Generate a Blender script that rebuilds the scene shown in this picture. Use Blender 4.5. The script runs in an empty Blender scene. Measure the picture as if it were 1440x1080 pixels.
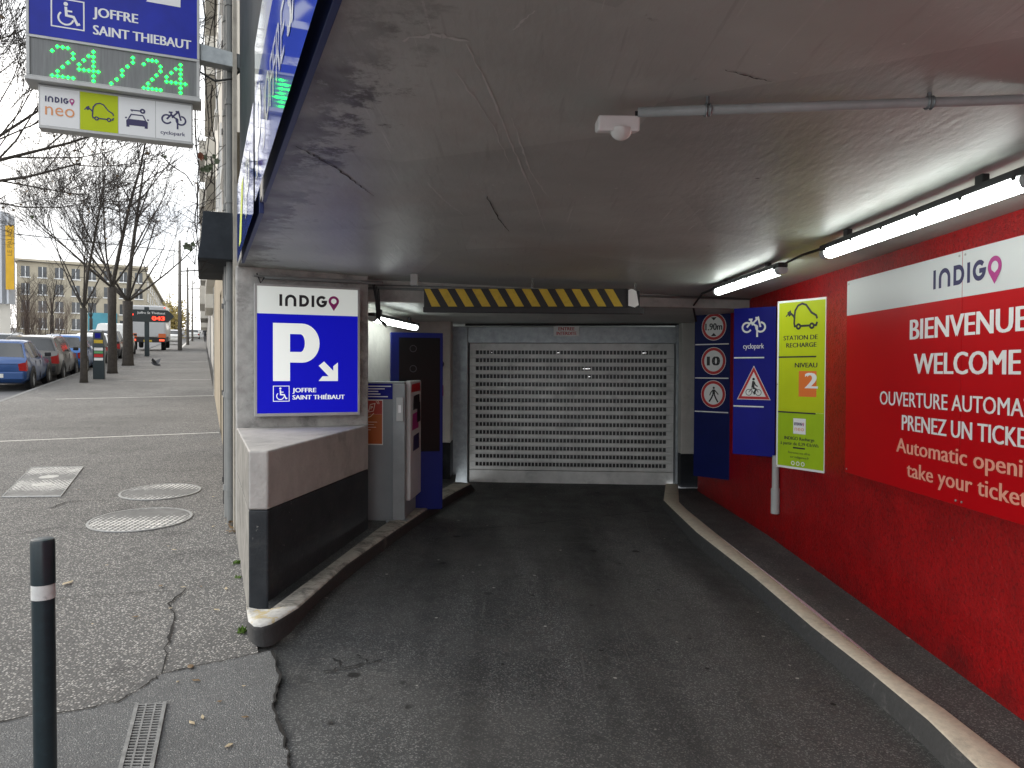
import bpy, bmesh, math, random
from mathutils import Vector, Matrix
from mathutils.geometry import tessellate_polygon
rnd = random.Random(7)
sc = bpy.context.scene
col = sc.collection
R = math.radians
# ------------------------------------------------------------------ camera
FPX, EYE, PITCH, ROLL = 1040.0, 1.5, math.atan(18/1040.0), 0.0048
cd = bpy.data.cameras.new("camera"); cam = bpy.data.objects.new("camera", cd); col.objects.link(cam)
cd.sensor_width = 36.0; cd.lens = 36.0*FPX/1440.0; cd.clip_start = 0.03; cd.clip_end = 3000
_fw = Vector((0, math.cos(PITCH), -math.sin(PITCH))); _u0 = Vector((0, math.sin(PITCH), math.cos(PITCH)))
_r = Vector((1, 0, 0))*math.cos(ROLL) + _u0*math.sin(ROLL)
_u = _u0*math.cos(ROLL) - Vector((1, 0, 0))*math.sin(ROLL)
cam.matrix_world = Matrix(((_r.x, _u.x, -_fw.x, 0), (_r.y, _u.y, -_fw.y, 0), (_r.z, _u.z, -_fw.z, EYE), (0, 0, 0, 1)))
sc.camera = cam
# ------------------------------------------------------------------ world, sun, exposure
SUN_EL, SUN_AZ = R(24), R(-62)          # low hazy sun behind thin overcast, beyond the street on the left
w = bpy.data.worlds.new("World"); sc.world = w; w.use_nodes = True
nt = w.node_tree; nt.nodes.clear()
def N(tree, typ, **kw):
    n = tree.nodes.new(typ)
    for k, v in kw.items():
        if k.startswith('i_'): n.inputs[k[2:].replace('_', ' ')].default_value = v
        else: setattr(n, k, v)
    return n
sky = N(nt, 'ShaderNodeTexSky', sky_type='NISHITA', sun_disc=False, sun_elevation=SUN_EL, sun_rotation=SUN_AZ,
        air_density=1.0, dust_density=6.0, ozone_density=1.0)
tc = N(nt, 'ShaderNodeTexCoord')
mp = N(nt, 'ShaderNodeMapping'); mp.inputs['Scale'].default_value = (1, 1, 3.2)
nt.links.new(tc.outputs['Generated'], mp.inputs['Vector'])
cn = N(nt, 'ShaderNodeTexNoise', i_Scale=2.6, i_Detail=7.0, i_Roughness=0.55); nt.links.new(mp.outputs[0], cn.inputs['Vector'])
cr = N(nt, 'ShaderNodeValToRGB'); cr.color_ramp.elements[0].position = .33; cr.color_ramp.elements[1].position = .66
cr.color_ramp.elements[0].color = (4.3, 4.9, 5.7, 1); cr.color_ramp.elements[1].color = (12.5, 12.5, 12.3, 1)
nt.links.new(cn.outputs['Fac'], cr.inputs['Fac'])
mx = N(nt, 'ShaderNodeMix', data_type='RGBA'); mx.inputs[0].default_value = .82
nt.links.new(sky.outputs[0], mx.inputs[6]); nt.links.new(cr.outputs[0], mx.inputs[7])
bg = N(nt, 'ShaderNodeBackground', i_Strength=0.15); nt.links.new(mx.outputs[2], bg.inputs['Color'])
wo = N(nt, 'ShaderNodeOutputWorld'); nt.links.new(bg.outputs[0], wo.inputs['Surface'])
sl = bpy.data.lights.new("sun", 'SUN'); so = bpy.data.objects.new("sun", sl); col.objects.link(so)
sl.energy = 0.7; sl.angle = R(18); sl.color = (1, .94, .86)
_sd = Vector((math.sin(SUN_AZ)*math.cos(SUN_EL), math.cos(SUN_AZ)*math.cos(SUN_EL), math.sin(SUN_EL)))
so.rotation_euler = _sd.to_track_quat('Z', 'Y').to_euler(); so.location = (-20, 10, 30)
vs = sc.view_settings; vs.view_transform = 'Standard'; vs.look = 'None'; vs.gamma = 1; vs.use_curve_mapping = False
vs.exposure = 0.72
sc.cycles.max_bounces = 8; sc.cycles.diffuse_bounces = 5; sc.cycles.use_denoising = True
# ------------------------------------------------------------------ geometry of the place
n2 = math.hypot(.418, 1); D = Vector((-.418/n2, 1/n2, 0)); E = Vector((D.y, -D.x, 0)); Z = Vector((0, 0, 1))
O = Vector((-1.41, 4.07, 0)); GS, GT = .052, .016       # street runs along D, climbing 5 %; E points into the building
STREET = math.atan2(E.y, E.x)
def W(s, t, h=0.0): return O + D*s + E*t + Z*(GS*s + GT*t + h)
def st(p): q = Vector((p[0], p[1], 0)) - O; return q.dot(D), q.dot(E)
def gz(p): s, t = st(p); return GS*s + GT*t
def ray(px, py): return _fw + _r*((px-720)/FPX) + _u*((540-py)/FPX)
def at(px, py, Y): d = ray(px, py); return Vector((0, 0, EYE)) + d*(Y/d.y)
def onz(px, py, z): d = ray(px, py); return Vector((0, 0, EYE)) + d*((z-EYE)/d.z)
def onp(px, py, p0, n): d = ray(px, py); c = Vector((0, 0, EYE)); return c + d*((Vector(p0)-c).dot(n)/d.dot(n))
def G(px, py):
    p = onz(px, py, 0)
    for _ in range(40): p = onz(px, py, gz(p)) if False else p
    d = ray(px, py); gx = GS*D.x + GT*E.x; gy = GS*D.y + GT*E.y; g0 = -(gx*O.x + gy*O.y)
    k = (g0-EYE)/(d.z - gx*d.x - gy*d.y); return Vector((d.x*k, d.y*k, EYE + d.z*k))
# ------------------------------------------------------------------ mesh building
class MB:
    def __init__(s): s.v = []; s.f = []; s.m = []; s.k = 0; s.dz = 0.0
    def add(s, vs, fs, m=None):
        b = len(s.v); s.v += [Vector(x) for x in vs]; s.f += [[b+i for i in f] for f in fs]
        s.m += [s.k if m is None else m]*len(fs)
    def box(s, x0, x1, y0, y1, z0, z1):
        s.add([(x0,y0,z0),(x1,y0,z0),(x1,y1,z0),(x0,y1,z0),(x0,y0,z1),(x1,y0,z1),(x1,y1,z1),(x0,y1,z1)],
              [(3,2,1,0),(4,5,6,7),(0,1,5,4),(1,2,6,5),(2,3,7,6),(3,0,4,7)]); return s
    def hexa(s, b, t): s.add(list(b)+list(t), [(3,2,1,0),(4,5,6,7),(0,1,5,4),(1,2,6,5),(2,3,7,6),(3,0,4,7)]); return s
    def obox(s, p, ax, ay, az):        # box from a corner and three edge vectors
        p = Vector(p); b = [p, p+ax, p+ax+ay, p+ay]; return s.hexa(b, [q+az for q in b])
    def prism(s, bot, top):
        n = len(bot); s.add(list(bot)+list(top), [tuple(range(n))[::-1], tuple(range(n, 2*n))] + [(i, (i+1) % n, n+(i+1) % n, n+i) for i in range(n)]); return s
    def ext(s, poly, z0, z1): return s.prism([(x, y, z0) for x, y in poly], [(x, y, z1) for x, y in poly])
    def face(s, pts): s.add(pts, [tuple(range(len(pts)))]); return s
    def grid(s, rows):
        n = len(rows[0]); s.add([p for r in rows for p in r], [(i*n+j, i*n+j+1, (i+1)*n+j+1, (i+1)*n+j) for i in range(len(rows)-1) for j in range(n-1)]); return s
    def tube(s, pts, r, n=8, caps=True):
        pts = [Vector(p) for p in pts]; m = len(pts); rr = r if isinstance(r, (list, tuple)) else [r]*m
        rings = []; prev = None
        for i, p in enumerate(pts):
            d = (pts[min(i+1, m-1)] - pts[max(i-1, 0)])
            d = d.normalized() if d.length > 1e-9 else Vector((0, 0, 1))
            if prev is None: a = d.cross(Vector((0, 0, 1)) if abs(d.z) < .9 else Vector((1, 0, 0))).normalized()
            else: a = (prev - d*prev.dot(d)).normalized()
            prev = a; b = d.cross(a)
            rings.append([p + (a*math.cos(2*math.pi*j/n) + b*math.sin(2*math.pi*j/n))*rr[i] for j in range(n)])
        fs = [(i*n+j, i*n+(j+1) % n, (i+1)*n+(j+1) % n, (i+1)*n+j) for i in range(m-1) for j in range(n)]
        if caps: fs += [tuple(range(n))[::-1], tuple((m-1)*n+j for j in range(n))]
        s.add([q for g in rings for q in g], fs); return s
    def cyl(s, c, ax, r, n=24): c = Vector(c); return s.tube([c, c+Vector(ax)], r, n)
    def lathe(s, prof, n=24, c=(0, 0, 0), axis='z'):
        c = Vector(c); vs = []
        for r, h in prof:
            for j in range(n):
                a = 2*math.pi*j/n
                vs.append(c + (Vector((r*math.cos(a), r*math.sin(a), h)) if axis == 'z' else Vector((h, r*math.cos(a), r*math.sin(a)))))
        s.add(vs, [(i*n+j, i*n+(j+1) % n, (i+1)*n+(j+1) % n, (i+1)*n+j) for i in range(len(prof)-1) for j in range(n)]); return s
    # flat graphics in the XY plane, each shape a hair above the last
    def _z(s): s.dz += .00012; return s.dz
    def gpoly(s, pts, z=None):
        z = s._z() if z is None else z
        tri = tessellate_polygon([[Vector((x, y, 0)) for x, y in pts]])
        a = sum(pts[i][0]*pts[(i+1) % len(pts)][1] - pts[(i+1) % len(pts)][0]*pts[i][1] for i in range(len(pts)))
        out = []
        for t in tri:
            (x1, y1), (x2, y2), (x3, y3) = (pts[i] for i in t)
            out.append(tuple(t) if (x2-x1)*(y3-y1)-(x3-x1)*(y2-y1) > 0 else tuple(t)[::-1])
        s.add([(x, y, z) for x, y in pts], out); return s
    def grect(s, x0, y0, x1, y1): return s.gpoly([(x0,y0),(x1,y0),(x1,y1),(x0,y1)])
    def gdisc(s, x, y, r, n=28): return s.gpoly([(x+r*math.cos(2*math.pi*i/n), y+r*math.sin(2*math.pi*i/n)) for i in range(n)])
    def gstroke(s, pts, w, closed=False):
        z = s._z(); P = [Vector((x, y)) for x, y in pts]; n = len(P); L = []; Rr = []
        for i in range(n):
            a = P[(i-1) % n] if (closed or i > 0) else None; b = P[(i+1) % n] if (closed or i < n-1) else None
            d1 = (P[i]-a).normalized() if a is not None else None; d2 = (b-P[i]).normalized() if b is not None else None
            d1 = d1 or d2; d2 = d2 or d1; t = d1+d2
            t = t.normalized() if t.length > 1e-6 else d1
            nn = Vector((-t.y, t.x)); c = max(.45, nn.dot(Vector((-d1.y, d1.x)))); k = w/2/c
            L.append(P[i]+nn*k); Rr.append(P[i]-nn*k)
        fs = [(2*i+1, 2*((i+1) % n)+1, 2*((i+1) % n), 2*i) for i in range(n if closed else n-1)]
        s.add([(q.x, q.y, z) for i in range(n) for q in (L[i], Rr[i])], fs); return s
    def garc(s, x, y, r, a0, a1, w, n=24, sy=1.0):
        full = abs(a1-a0) >= 359.9; m = n if full else n+1
        return s.gstroke([(x+r*math.cos(R(a0+(a1-a0)*i/n)), y+r*sy*math.sin(R(a0+(a1-a0)*i/n))) for i in range(m)], w, full)
    def build(s, name, mat, parent=None, smooth=False, world=False, bevel=0, M=None, loc=None, weld=False):
        me = bpy.data.meshes.new(name); vs = s.v
        if M is not None: vs = [M @ v for v in vs]
        if world and parent is not None: I = parent.matrix_basis.inverted(); vs = [I @ v for v in vs]
        org = Vector((0, 0, 0))
        if parent is None:
            if loc is not None: org = Vector(loc)
            elif vs:
                org = sum(vs, Vector())/len(vs); org = Vector((org.x, org.y, min(v.z for v in vs)))
            vs = [v-org for v in vs]
        me.from_pydata([tuple(v) for v in vs], [], s.f)
        for mm in (mat if isinstance(mat, (list, tuple)) else [mat]): me.materials.append(mm)
        me.polygons.foreach_set('material_index', s.m)
        me.polygons.foreach_set('use_smooth', [bool(smooth)]*len(s.f))
        bm = bmesh.new(); bm.from_mesh(me)
        if weld: bmesh.ops.remove_doubles(bm, verts=bm.verts, dist=1e-5)
        if not s.dz: bmesh.ops.recalc_face_normals(bm, faces=bm.faces)
        bm.to_mesh(me); bm.free(); me.update()
        if smooth and smooth != True: me.set_sharp_from_angle(angle=R(smooth))
        o = bpy.data.objects.new(name, me); o.location = org; col.objects.link(o)
        if parent is not None: o.parent = parent
        if bevel:
            b = o.modifiers.new('bevel', 'BEVEL'); b.width = bevel; b.segments = 2; b.limit_method = 'ANGLE'; b.angle_limit = R(40)
        return o
def tag(o, label=None, cat=None, group=None, kind=None):
    if label: o['label'] = label
    if cat: o['category'] = cat
    if group: o['group'] = group
    if kind: o['kind'] = kind
    return o
def thing(name, label, cat, loc=(0, 0, 0), rz=0, group=None, M=None):
    o = bpy.data.objects.new(name, None); col.objects.link(o); o.empty_display_size = .1
    if M is not None: o.matrix_basis = M
    else: o.matrix_basis = Matrix.Translation(Vector(loc)) @ Matrix.Rotation(rz, 4, 'Z')
    return tag(o, label, cat, group)
def kids(o): return [c for c in col.objects if c.parent == o]
def dup(o, M, label, group=None, parent=None):
    c = o.copy(); col.objects.link(c)
    if parent is None:
        c.matrix_basis = M; c['label'] = label
        if group: c['group'] = group
    else: c.parent = parent
    for ch in kids(o): dup(ch, None, None, None, c)
    return c
def frame(o, u, n=None):      # sign frame: x along u, y up, z out of the face
    u = Vector(u).normalized(); n = u.cross(Z).normalized(); v = n.cross(u)
    return Matrix(((u.x, v.x, n.x, o[0]), (u.y, v.y, n.y, o[1]), (u.z, v.z, n.z, o[2]), (0, 0, 0, 1)))
# ------------------------------------------------------------------ materials
MATS = {}
def mat(name, c, rough=.6, metal=0.0, var=0.0, vs_=4.0, bump=0.0, bs=60.0, emit=0.0, ec=None, spec=.5, coat=0.0, dirt=0.0, ds=1.5, stretch=(1, 1, 1), dc=.35):
    if name in MATS: return MATS[name]
    m = bpy.data.materials.new(name); m.use_nodes = True; t = m.node_tree; b = t.nodes['Principled BSDF']
    b.inputs['Base Color'].default_value = (*c, 1); b.inputs['Roughness'].default_value = rough; b.inputs['Metallic'].default_value = metal
    b.inputs['Specular IOR Level'].default_value = spec; b.inputs['Coat Weight'].default_value = coat
    if emit: b.inputs['Emission Color'].default_value = (*(ec or c), 1); b.inputs['Emission Strength'].default_value = emit
    if var or bump or dirt:
        g = N(t, 'ShaderNodeNewGeometry'); mpn = N(t, 'ShaderNodeMapping'); mpn.inputs['Scale'].default_value = stretch
        t.links.new(g.outputs['Position'], mpn.inputs['Vector']); V = mpn.outputs[0]
    src = None
    if var:
        n = N(t, 'ShaderNodeTexNoise', i_Scale=vs_, i_Detail=6.0, i_Roughness=.62); t.links.new(V, n.inputs['Vector'])
        r = N(t, 'ShaderNodeValToRGB'); r.color_ramp.elements[0].position = .3; r.color_ramp.elements[1].position = .72
        r.color_ramp.elements[0].color = (*[x*(1-var) for x in c], 1); r.color_ramp.elements[1].color = (*[min(1, x*(1+var)) for x in c], 1)
        t.links.new(n.outputs['Fac'], r.inputs['Fac']); src = r.outputs[0]
    if dirt:
        n = N(t, 'ShaderNodeTexNoise', i_Scale=ds, i_Detail=9.0, i_Roughness=.7, i_Distortion=.4); t.links.new(V, n.inputs['Vector'])
        r = N(t, 'ShaderNodeValToRGB'); r.color_ramp.elements[0].position = .52; r.color_ramp.elements[1].position = .72
        r.color_ramp.elements[0].color = (0, 0, 0, 1); r.color_ramp.elements[1].color = (dirt, dirt, dirt, 1)
        t.links.new(n.outputs['Fac'], r.inputs['Fac'])
        x = N(t, 'ShaderNodeMix', data_type='RGBA'); t.links.new(r.outputs[0], x.inputs[0])
        if src: t.links.new(src, x.inputs[6])
        else: x.inputs[6].default_value = (*c, 1)
        x.inputs[7].default_value = (*[y*dc for y in c], 1); src = x.outputs[2]
    if src: t.links.new(src, b.inputs['Base Color'])
    if bump:
        n = N(t, 'ShaderNodeTexNoise', i_Scale=bs, i_Detail=4.0); t.links.new(V, n.inputs['Vector'])
        bp = N(t, 'ShaderNodeBump', i_Strength=bump, i_Distance=.01); t.links.new(n.outputs['Fac'], bp.inputs['Height']); t.links.new(bp.outputs[0], b.inputs['Normal'])
    MATS[name] = m; return m
def ramp2(t, fac, p0, p1, c0, c1):
    r = N(t, 'ShaderNodeValToRGB'); r.color_ramp.elements[0].position = p0; r.color_ramp.elements[1].position = p1
    r.color_ramp.elements[0].color = (*c0, 1) if len(c0) == 3 else c0; r.color_ramp.elements[1].color = (*c1, 1) if len(c1) == 3 else c1
    t.links.new(fac, r.inputs['Fac']); return r.outputs[0]
def mixc(t, fac, a, b, mode='MIX'):
    x = N(t, 'ShaderNodeMix', data_type='RGBA', blend_type=mode)
    for inp, v in ((0, fac), (6, a), (7, b)):
        if isinstance(v, (int, float)): x.inputs[inp].default_value = v
        elif isinstance(v, tuple): x.inputs[inp].default_value = (*v, 1)
        else: t.links.new(v, x.inputs[inp])
    return x.outputs[2]
def newmat(name):
    m = bpy.data.materials.new(name); m.use_nodes = True; t = m.node_tree; g = N(t, 'ShaderNodeNewGeometry')
    return m, t, t.nodes['Principled BSDF'], g.outputs['Position']
def noise(t, V, sc_, det=5.0, rough=.6, stretch=None, dist=0.0):
    if stretch:
        q = N(t, 'ShaderNodeMapping'); q.inputs['Scale'].default_value = stretch[:3]
        if len(stretch) > 3: q.inputs['Rotation'].default_value = (0, 0, stretch[3])
        t.links.new(V, q.inputs['Vector']); V = q.outputs[0]
    n = N(t, 'ShaderNodeTexNoise', i_Scale=sc_, i_Detail=det, i_Roughness=rough, i_Distortion=dist); t.links.new(V, n.inputs['Vector']); return n.outputs['Fac']
def aggregate(name, dark, light, scale, cut, rough=.85, patch=.3, warm=(1, .97, .93)):
    """worn asphalt with stone chips showing at the surface"""
    m, t, b, V = newmat(name)
    vo = N(t, 'ShaderNodeTexVoronoi', i_Scale=scale); t.links.new(V, vo.inputs['Vector'])
    sep = N(t, 'ShaderNodeSeparateColor'); t.links.new(vo.outputs['Color'], sep.inputs[0])
    chip = ramp2(t, sep.outputs[0], cut, min(1, cut+.3), (0, 0, 0), (1, 1, 1))
    edge = ramp2(t, vo.outputs['Distance'], .25, .5, (1, 1, 1), (0, 0, 0))
    msk = mixc(t, 1.0, chip, edge, 'MULTIPLY')
    lt = mixc(t, sep.outputs[1], light, tuple(x*y*.62 for x, y in zip(light, warm)))
    c = mixc(t, msk, dark, lt)
    big = ramp2(t, noise(t, V, .55, 7, .65), .3, .7, (1-patch,)*3, (1+patch*.6,)*3)
    c = mixc(t, 1.0, c, big, 'MULTIPLY')
    st_ = ramp2(t, noise(t, V, 2.3, 9, .75, dist=.6), .56, .7, (1, 1, 1), (.52, .52, .53))
    c = mixc(t, 1.0, c, st_, 'MULTIPLY'); t.links.new(c, b.inputs['Base Color']); b.inputs['Roughness'].default_value = rough
    bp = N(t, 'ShaderNodeBump', i_Strength=.55, i_Distance=.006); t.links.new(vo.outputs['Distance'], bp.inputs['Height']); t.links.new(bp.outputs[0], b.inputs['Normal'])
    return m
M_walk = aggregate('aggregate_asphalt', (.105, .102, .098), (.56, .54, .505), 74, .28)
M_apron = aggregate('apron_asphalt', (.12, .122, .122), (.42, .42, .41), 130, .52, patch=.35)
M_road = aggregate('road_asphalt', (.13, .13, .135), (.3, .3, .3), 60, .6)
def ramp_asphalt():
    m, t, b, V = newmat('ramp_asphalt')
    vo = N(t, 'ShaderNodeTexVoronoi', i_Scale=170.0); t.links.new(V, vo.inputs['Vector'])
    sep = N(t, 'ShaderNodeSeparateColor'); t.links.new(vo.outputs['Color'], sep.inputs[0])
    c = mixc(t, ramp2(t, sep.outputs[0], .72, 1.0, (0, 0, 0), (.9, .9, .9)), (.046, .048, .049), (.20, .20, .195))
    lanes = ramp2(t, noise(t, V, 1.5, 6, .6, (1.2, .16, 1)), .34, .66, (.5, .5, .5), (1.5, 1.5, 1.47))
    c = mixc(t, 1.0, c, lanes, 'MULTIPLY')
    dust = ramp2(t, noise(t, V, 1.1, 8, .68), .46, .75, (0, 0, 0), (.5, .5, .5)); c = mixc(t, dust, c, (.105, .103, .098))
    c = mixc(t, ramp2(t, noise(t, V, 7.0, 8, .72), .57, .68, (0,)*3, (.6,)*3), c, (.022, .022, .022))
    c = mixc(t, ramp2(t, noise(t, V, 2.2, 3, .5, (20, .5, 1, .12)), .70, .73, (0,)*3, (.35,)*3), c, (.15, .15, .145))
    # oil drips and trodden gum
    for s_, cut, cl, rr in ((2.6, .62, (.006, .006, .006), .10), (5.5, .80, (.008, .008, .008), .09), (4.3, .72, (.30, .29, .27), .07), (9.0, .86, (.38, .37, .34), .10)):
        v2 = N(t, 'ShaderNodeTexVoronoi', i_Scale=s_, i_Randomness=1.0)
        nz = N(t, 'ShaderNodeTexNoise', i_Scale=22.0, i_Detail=3.0); t.links.new(V, nz.inputs['Vector'])
        vv = mixc(t, .02, V, nz.outputs['Color']); t.links.new(vv, v2.inputs['Vector'])
        sp = N(t, 'ShaderNodeSeparateColor'); t.links.new(v2.outputs['Color'], sp.inputs[0])
        a = ramp2(t, sp.outputs[0], cut, cut+.01, (0, 0, 0), (1, 1, 1)); d = ramp2(t, v2.outputs['Distance'], rr*.7, rr, (1, 1, 1), (0, 0, 0))
        c = mixc(t, mixc(t, 1.0, a, d, 'MULTIPLY'), c, cl)
    t.links.new(c, b.inputs['Base Color'])
    t.links.new(ramp2(t, noise(t, V, 3.0, 6), .3, .7, (.55,)*3, (.82,)*3), b.inputs['Roughness'])
    bp = N(t, 'ShaderNodeBump', i_Strength=.35, i_Distance=.004); t.links.new(vo.outputs['Distance'], bp.inputs['Height']); t.links.new(bp.outputs[0], b.inputs['Normal'])
    return m
M_ramp = ramp_asphalt()
def ceiling_paint():
    m, t, b, V = newmat('ceiling_paint')
    c = mixc(t, ramp2(t, noise(t, V, 1.3, 8, .6), .3, .7, (0,)*3, (1,)*3), (.38, .402, .378), (.525, .55, .52))
    # repair patches, rusty bleed, brush streaks, scratches from roof racks, dirt along the outer edge
    pat = N(t, 'ShaderNodeTexVoronoi', i_Scale=.9); t.links.new(mixc(t, .12, V, N(t, 'ShaderNodeTexNoise', i_Scale=3.0).outputs['Color']), pat.inputs['Vector'])
    sp = N(t, 'ShaderNodeSeparateColor'); t.links.new(pat.outputs['Color'], sp.inputs[0])
    c = mixc(t, 1.0, c, ramp2(t, sp.outputs[0], .0, 1.0, (.86, .86, .86), (1.06, 1.06, 1.05)), 'MULTIPLY')
    c = mixc(t, ramp2(t, noise(t, V, .9, 7, .6), .52, .74, (0,)*3, (.55,)*3), c, (.37, .325, .29))
    c = mixc(t, ramp2(t, noise(t, V, 2.6, 4, .6, (14, .7, 1, .42)), .60, .68, (0,)*3, (.28,)*3), c, (.24, .24, .23))
    for rot, sc_ in ((.5, 2.2), (.75, 2.9)):
        scr = ramp2(t, noise(t, V, sc_, 2, .5, (22, .45, 1, rot)), .70, .725, (0,)*3, (.6,)*3)
        scr = mixc(t, 1.0, scr, ramp2(t, noise(t, V, 1.1, 3), .48, .6, (0,)*3, (1,)*3), 'MULTIPLY'); c = mixc(t, scr, c, (.66, .66, .64))
    fl = ramp2(t, noise(t, V, 30, 3, .6), .69, .72, (0,)*3, (.7,)*3); fl = mixc(t, 1.0, fl, ramp2(t, noise(t, V, 1.4, 3), .56, .64, (0,)*3, (1,)*3), 'MULTIPLY'); c = mixc(t, fl, c, (.72, .72, .69))
    dot = N(t, 'ShaderNodeVectorMath', operation='DOT_PRODUCT'); t.links.new(V, dot.inputs[0]); dot.inputs[1].default_value = tuple(E)
    off = N(t, 'ShaderNodeMath', operation='SUBTRACT'); t.links.new(dot.outputs['Value'], off.inputs[0]); off.inputs[1].default_value = O.dot(E)
    nz = noise(t, V, 6.0, 9, .75); ad = N(t, 'ShaderNodeMath', operation='MULTIPLY_ADD'); t.links.new(nz, ad.inputs[0]); ad.inputs[1].default_value = -1.15; t.links.new(off.outputs[0], ad.inputs[2])
    sh = N(t, 'ShaderNodeMath', operation='ADD'); t.links.new(ad.outputs[0], sh.inputs[0]); sh.inputs[1].default_value = .45
    e = ramp2(t, sh.outputs[0], 0.0, .10, (1,)*3, (0,)*3)
    e = mixc(t, 1.0, e, ramp2(t, noise(t, V, 1.7, 4, .6), .40, .58, (.25,)*3, (.9,)*3), 'MULTIPLY')
    c = mixc(t, e, c, (.075, .068, .06))
    c = mixc(t, ramp2(t, noise(t, V, 11, 6, .7), .68, .74, (0,)*3, (.55,)*3), c, (.12, .105, .09))
    spot = N(t, 'ShaderNodeTexVoronoi', i_Scale=3.1); t.links.new(V, spot.inputs['Vector'])
    c = mixc(t, ramp2(t, spot.outputs['Distance'], .02, .035, (.85,)*3, (0,)*3), c, (.06, .05, .045))
    t.links.new(c, b.inputs['Base Color']); b.inputs['Roughness'].default_value = .42
    h = mixc(t, .5, noise(t, V, 26, 5, .6, (1, .3, 1, .3)), noise(t, V, 5, 4))
    bp = N(t, 'ShaderNodeBump', i_Strength=.45, i_Distance=.012); t.links.new(h, bp.inputs['Height']); t.links.new(bp.outputs[0], b.inputs['Normal'])
    return m
M_ceil = ceiling_paint()
def red_wall():
    m, t, b, V = newmat('red_wall_paint')
    c = mixc(t, ramp2(t, noise(t, V, 1.6, 8, .65), .32, .68, (0,)*3, (1,)*3), (.29, .002, .004), (.37, .003, .005))
    rol = ramp2(t, noise(t, V, 2.5, 5, .6, (1, 2, 1.6)), .35, .65, (.84,)*3, (1.1,)*3); c = mixc(t, 1.0, c, rol, 'MULTIPLY')
    pit = ramp2(t, noise(t, V, 48, 3, .6), .36, .5, (.62,)*3, (1.05,)*3); c = mixc(t, 1.0, c, pit, 'MULTIPLY')
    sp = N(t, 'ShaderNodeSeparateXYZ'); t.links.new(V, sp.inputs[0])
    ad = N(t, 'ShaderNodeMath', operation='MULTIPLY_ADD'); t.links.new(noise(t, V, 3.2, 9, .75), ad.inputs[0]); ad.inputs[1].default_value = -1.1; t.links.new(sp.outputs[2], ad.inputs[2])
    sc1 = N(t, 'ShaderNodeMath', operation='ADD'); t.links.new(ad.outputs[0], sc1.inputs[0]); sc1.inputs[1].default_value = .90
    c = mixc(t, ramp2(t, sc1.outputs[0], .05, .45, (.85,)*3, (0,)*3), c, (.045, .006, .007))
    stn = ramp2(t, noise(t, V, 1.9, 7, .7, (1, 1, 1.4)), .58, .76, (0,)*3, (.35,)*3); c = mixc(t, stn, c, (.15, .002, .004))
    chip = ramp2(t, noise(t, V, 34, 3, .6), .72, .74, (0,)*3, (.9,)*3)
    chip = mixc(t, 1.0, chip, ramp2(t, noise(t, V, 2.2, 3), .53, .6, (0,)*3, (1,)*3), 'MULTIPLY'); c = mixc(t, chip, c, (.45, .30, .27))
    t.links.new(c, b.inputs['Base Color']); b.inputs['Roughness'].default_value = .45; b.inputs['Specular IOR Level'].default_value = .25
    h = mixc(t, .5, noise(t, V, 60, 4, .65), noise(t, V, 13, 5))
    bp = N(t, 'ShaderNodeBump', i_Strength=.9, i_Distance=.014); t.links.new(h, bp.inputs['Height']); t.links.new(bp.outputs[0], b.inputs['Normal'])
    return m
M_red = red_wall()
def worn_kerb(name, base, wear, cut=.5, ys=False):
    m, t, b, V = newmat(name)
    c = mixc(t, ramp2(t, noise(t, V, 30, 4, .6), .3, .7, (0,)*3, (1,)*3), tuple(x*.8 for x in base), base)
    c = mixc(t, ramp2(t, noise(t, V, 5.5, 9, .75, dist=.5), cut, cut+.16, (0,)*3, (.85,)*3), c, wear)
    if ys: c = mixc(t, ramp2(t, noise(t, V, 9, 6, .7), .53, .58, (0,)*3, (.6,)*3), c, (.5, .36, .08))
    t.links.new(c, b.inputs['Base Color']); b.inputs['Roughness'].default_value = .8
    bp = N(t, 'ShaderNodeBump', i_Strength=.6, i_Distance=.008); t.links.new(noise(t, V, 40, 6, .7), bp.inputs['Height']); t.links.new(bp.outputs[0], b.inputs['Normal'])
    return m
M_kerbR = worn_kerb('cream_kerb_paint', (.70, .63, .50), (.40, .36, .29), .55)
M_kerbL = worn_kerb('worn_kerb_stone', (.46, .43, .37), (.09, .085, .08), .47)
M_nose = worn_kerb('white_kerb_nose', (.62, .61, .57), (.2, .19, .18), .55, True)
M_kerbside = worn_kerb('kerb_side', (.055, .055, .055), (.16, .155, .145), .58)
M_conc = mat('raw_concrete', (.38, .37, .35), .85, var=.3, vs_=7, bump=.6, bs=24, dirt=.9, ds=3.6, dc=.25)
M_cream = mat('cream_paint', (.45, .43, .405), .7, var=.16, vs_=5, bump=.45, bs=40, dirt=.7, ds=3.2, dc=.42)
M_streetc = mat('street_concrete', (.235, .225, .205), .9, var=.3, vs_=7, bump=.6, bs=24, dirt=.8, ds=3, dc=.35)
M_white = mat('white_wall', (.55, .54, .50), .7, var=.12, vs_=3, bump=.3, bs=40, dirt=.45, ds=3, dc=.5)
M_dark = mat('dark_plinth', (.012, .0145, .018), .6, spec=.25, var=.2, vs_=6, bump=.25, bs=60, dirt=.5, ds=7, dc=3.2)
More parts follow.
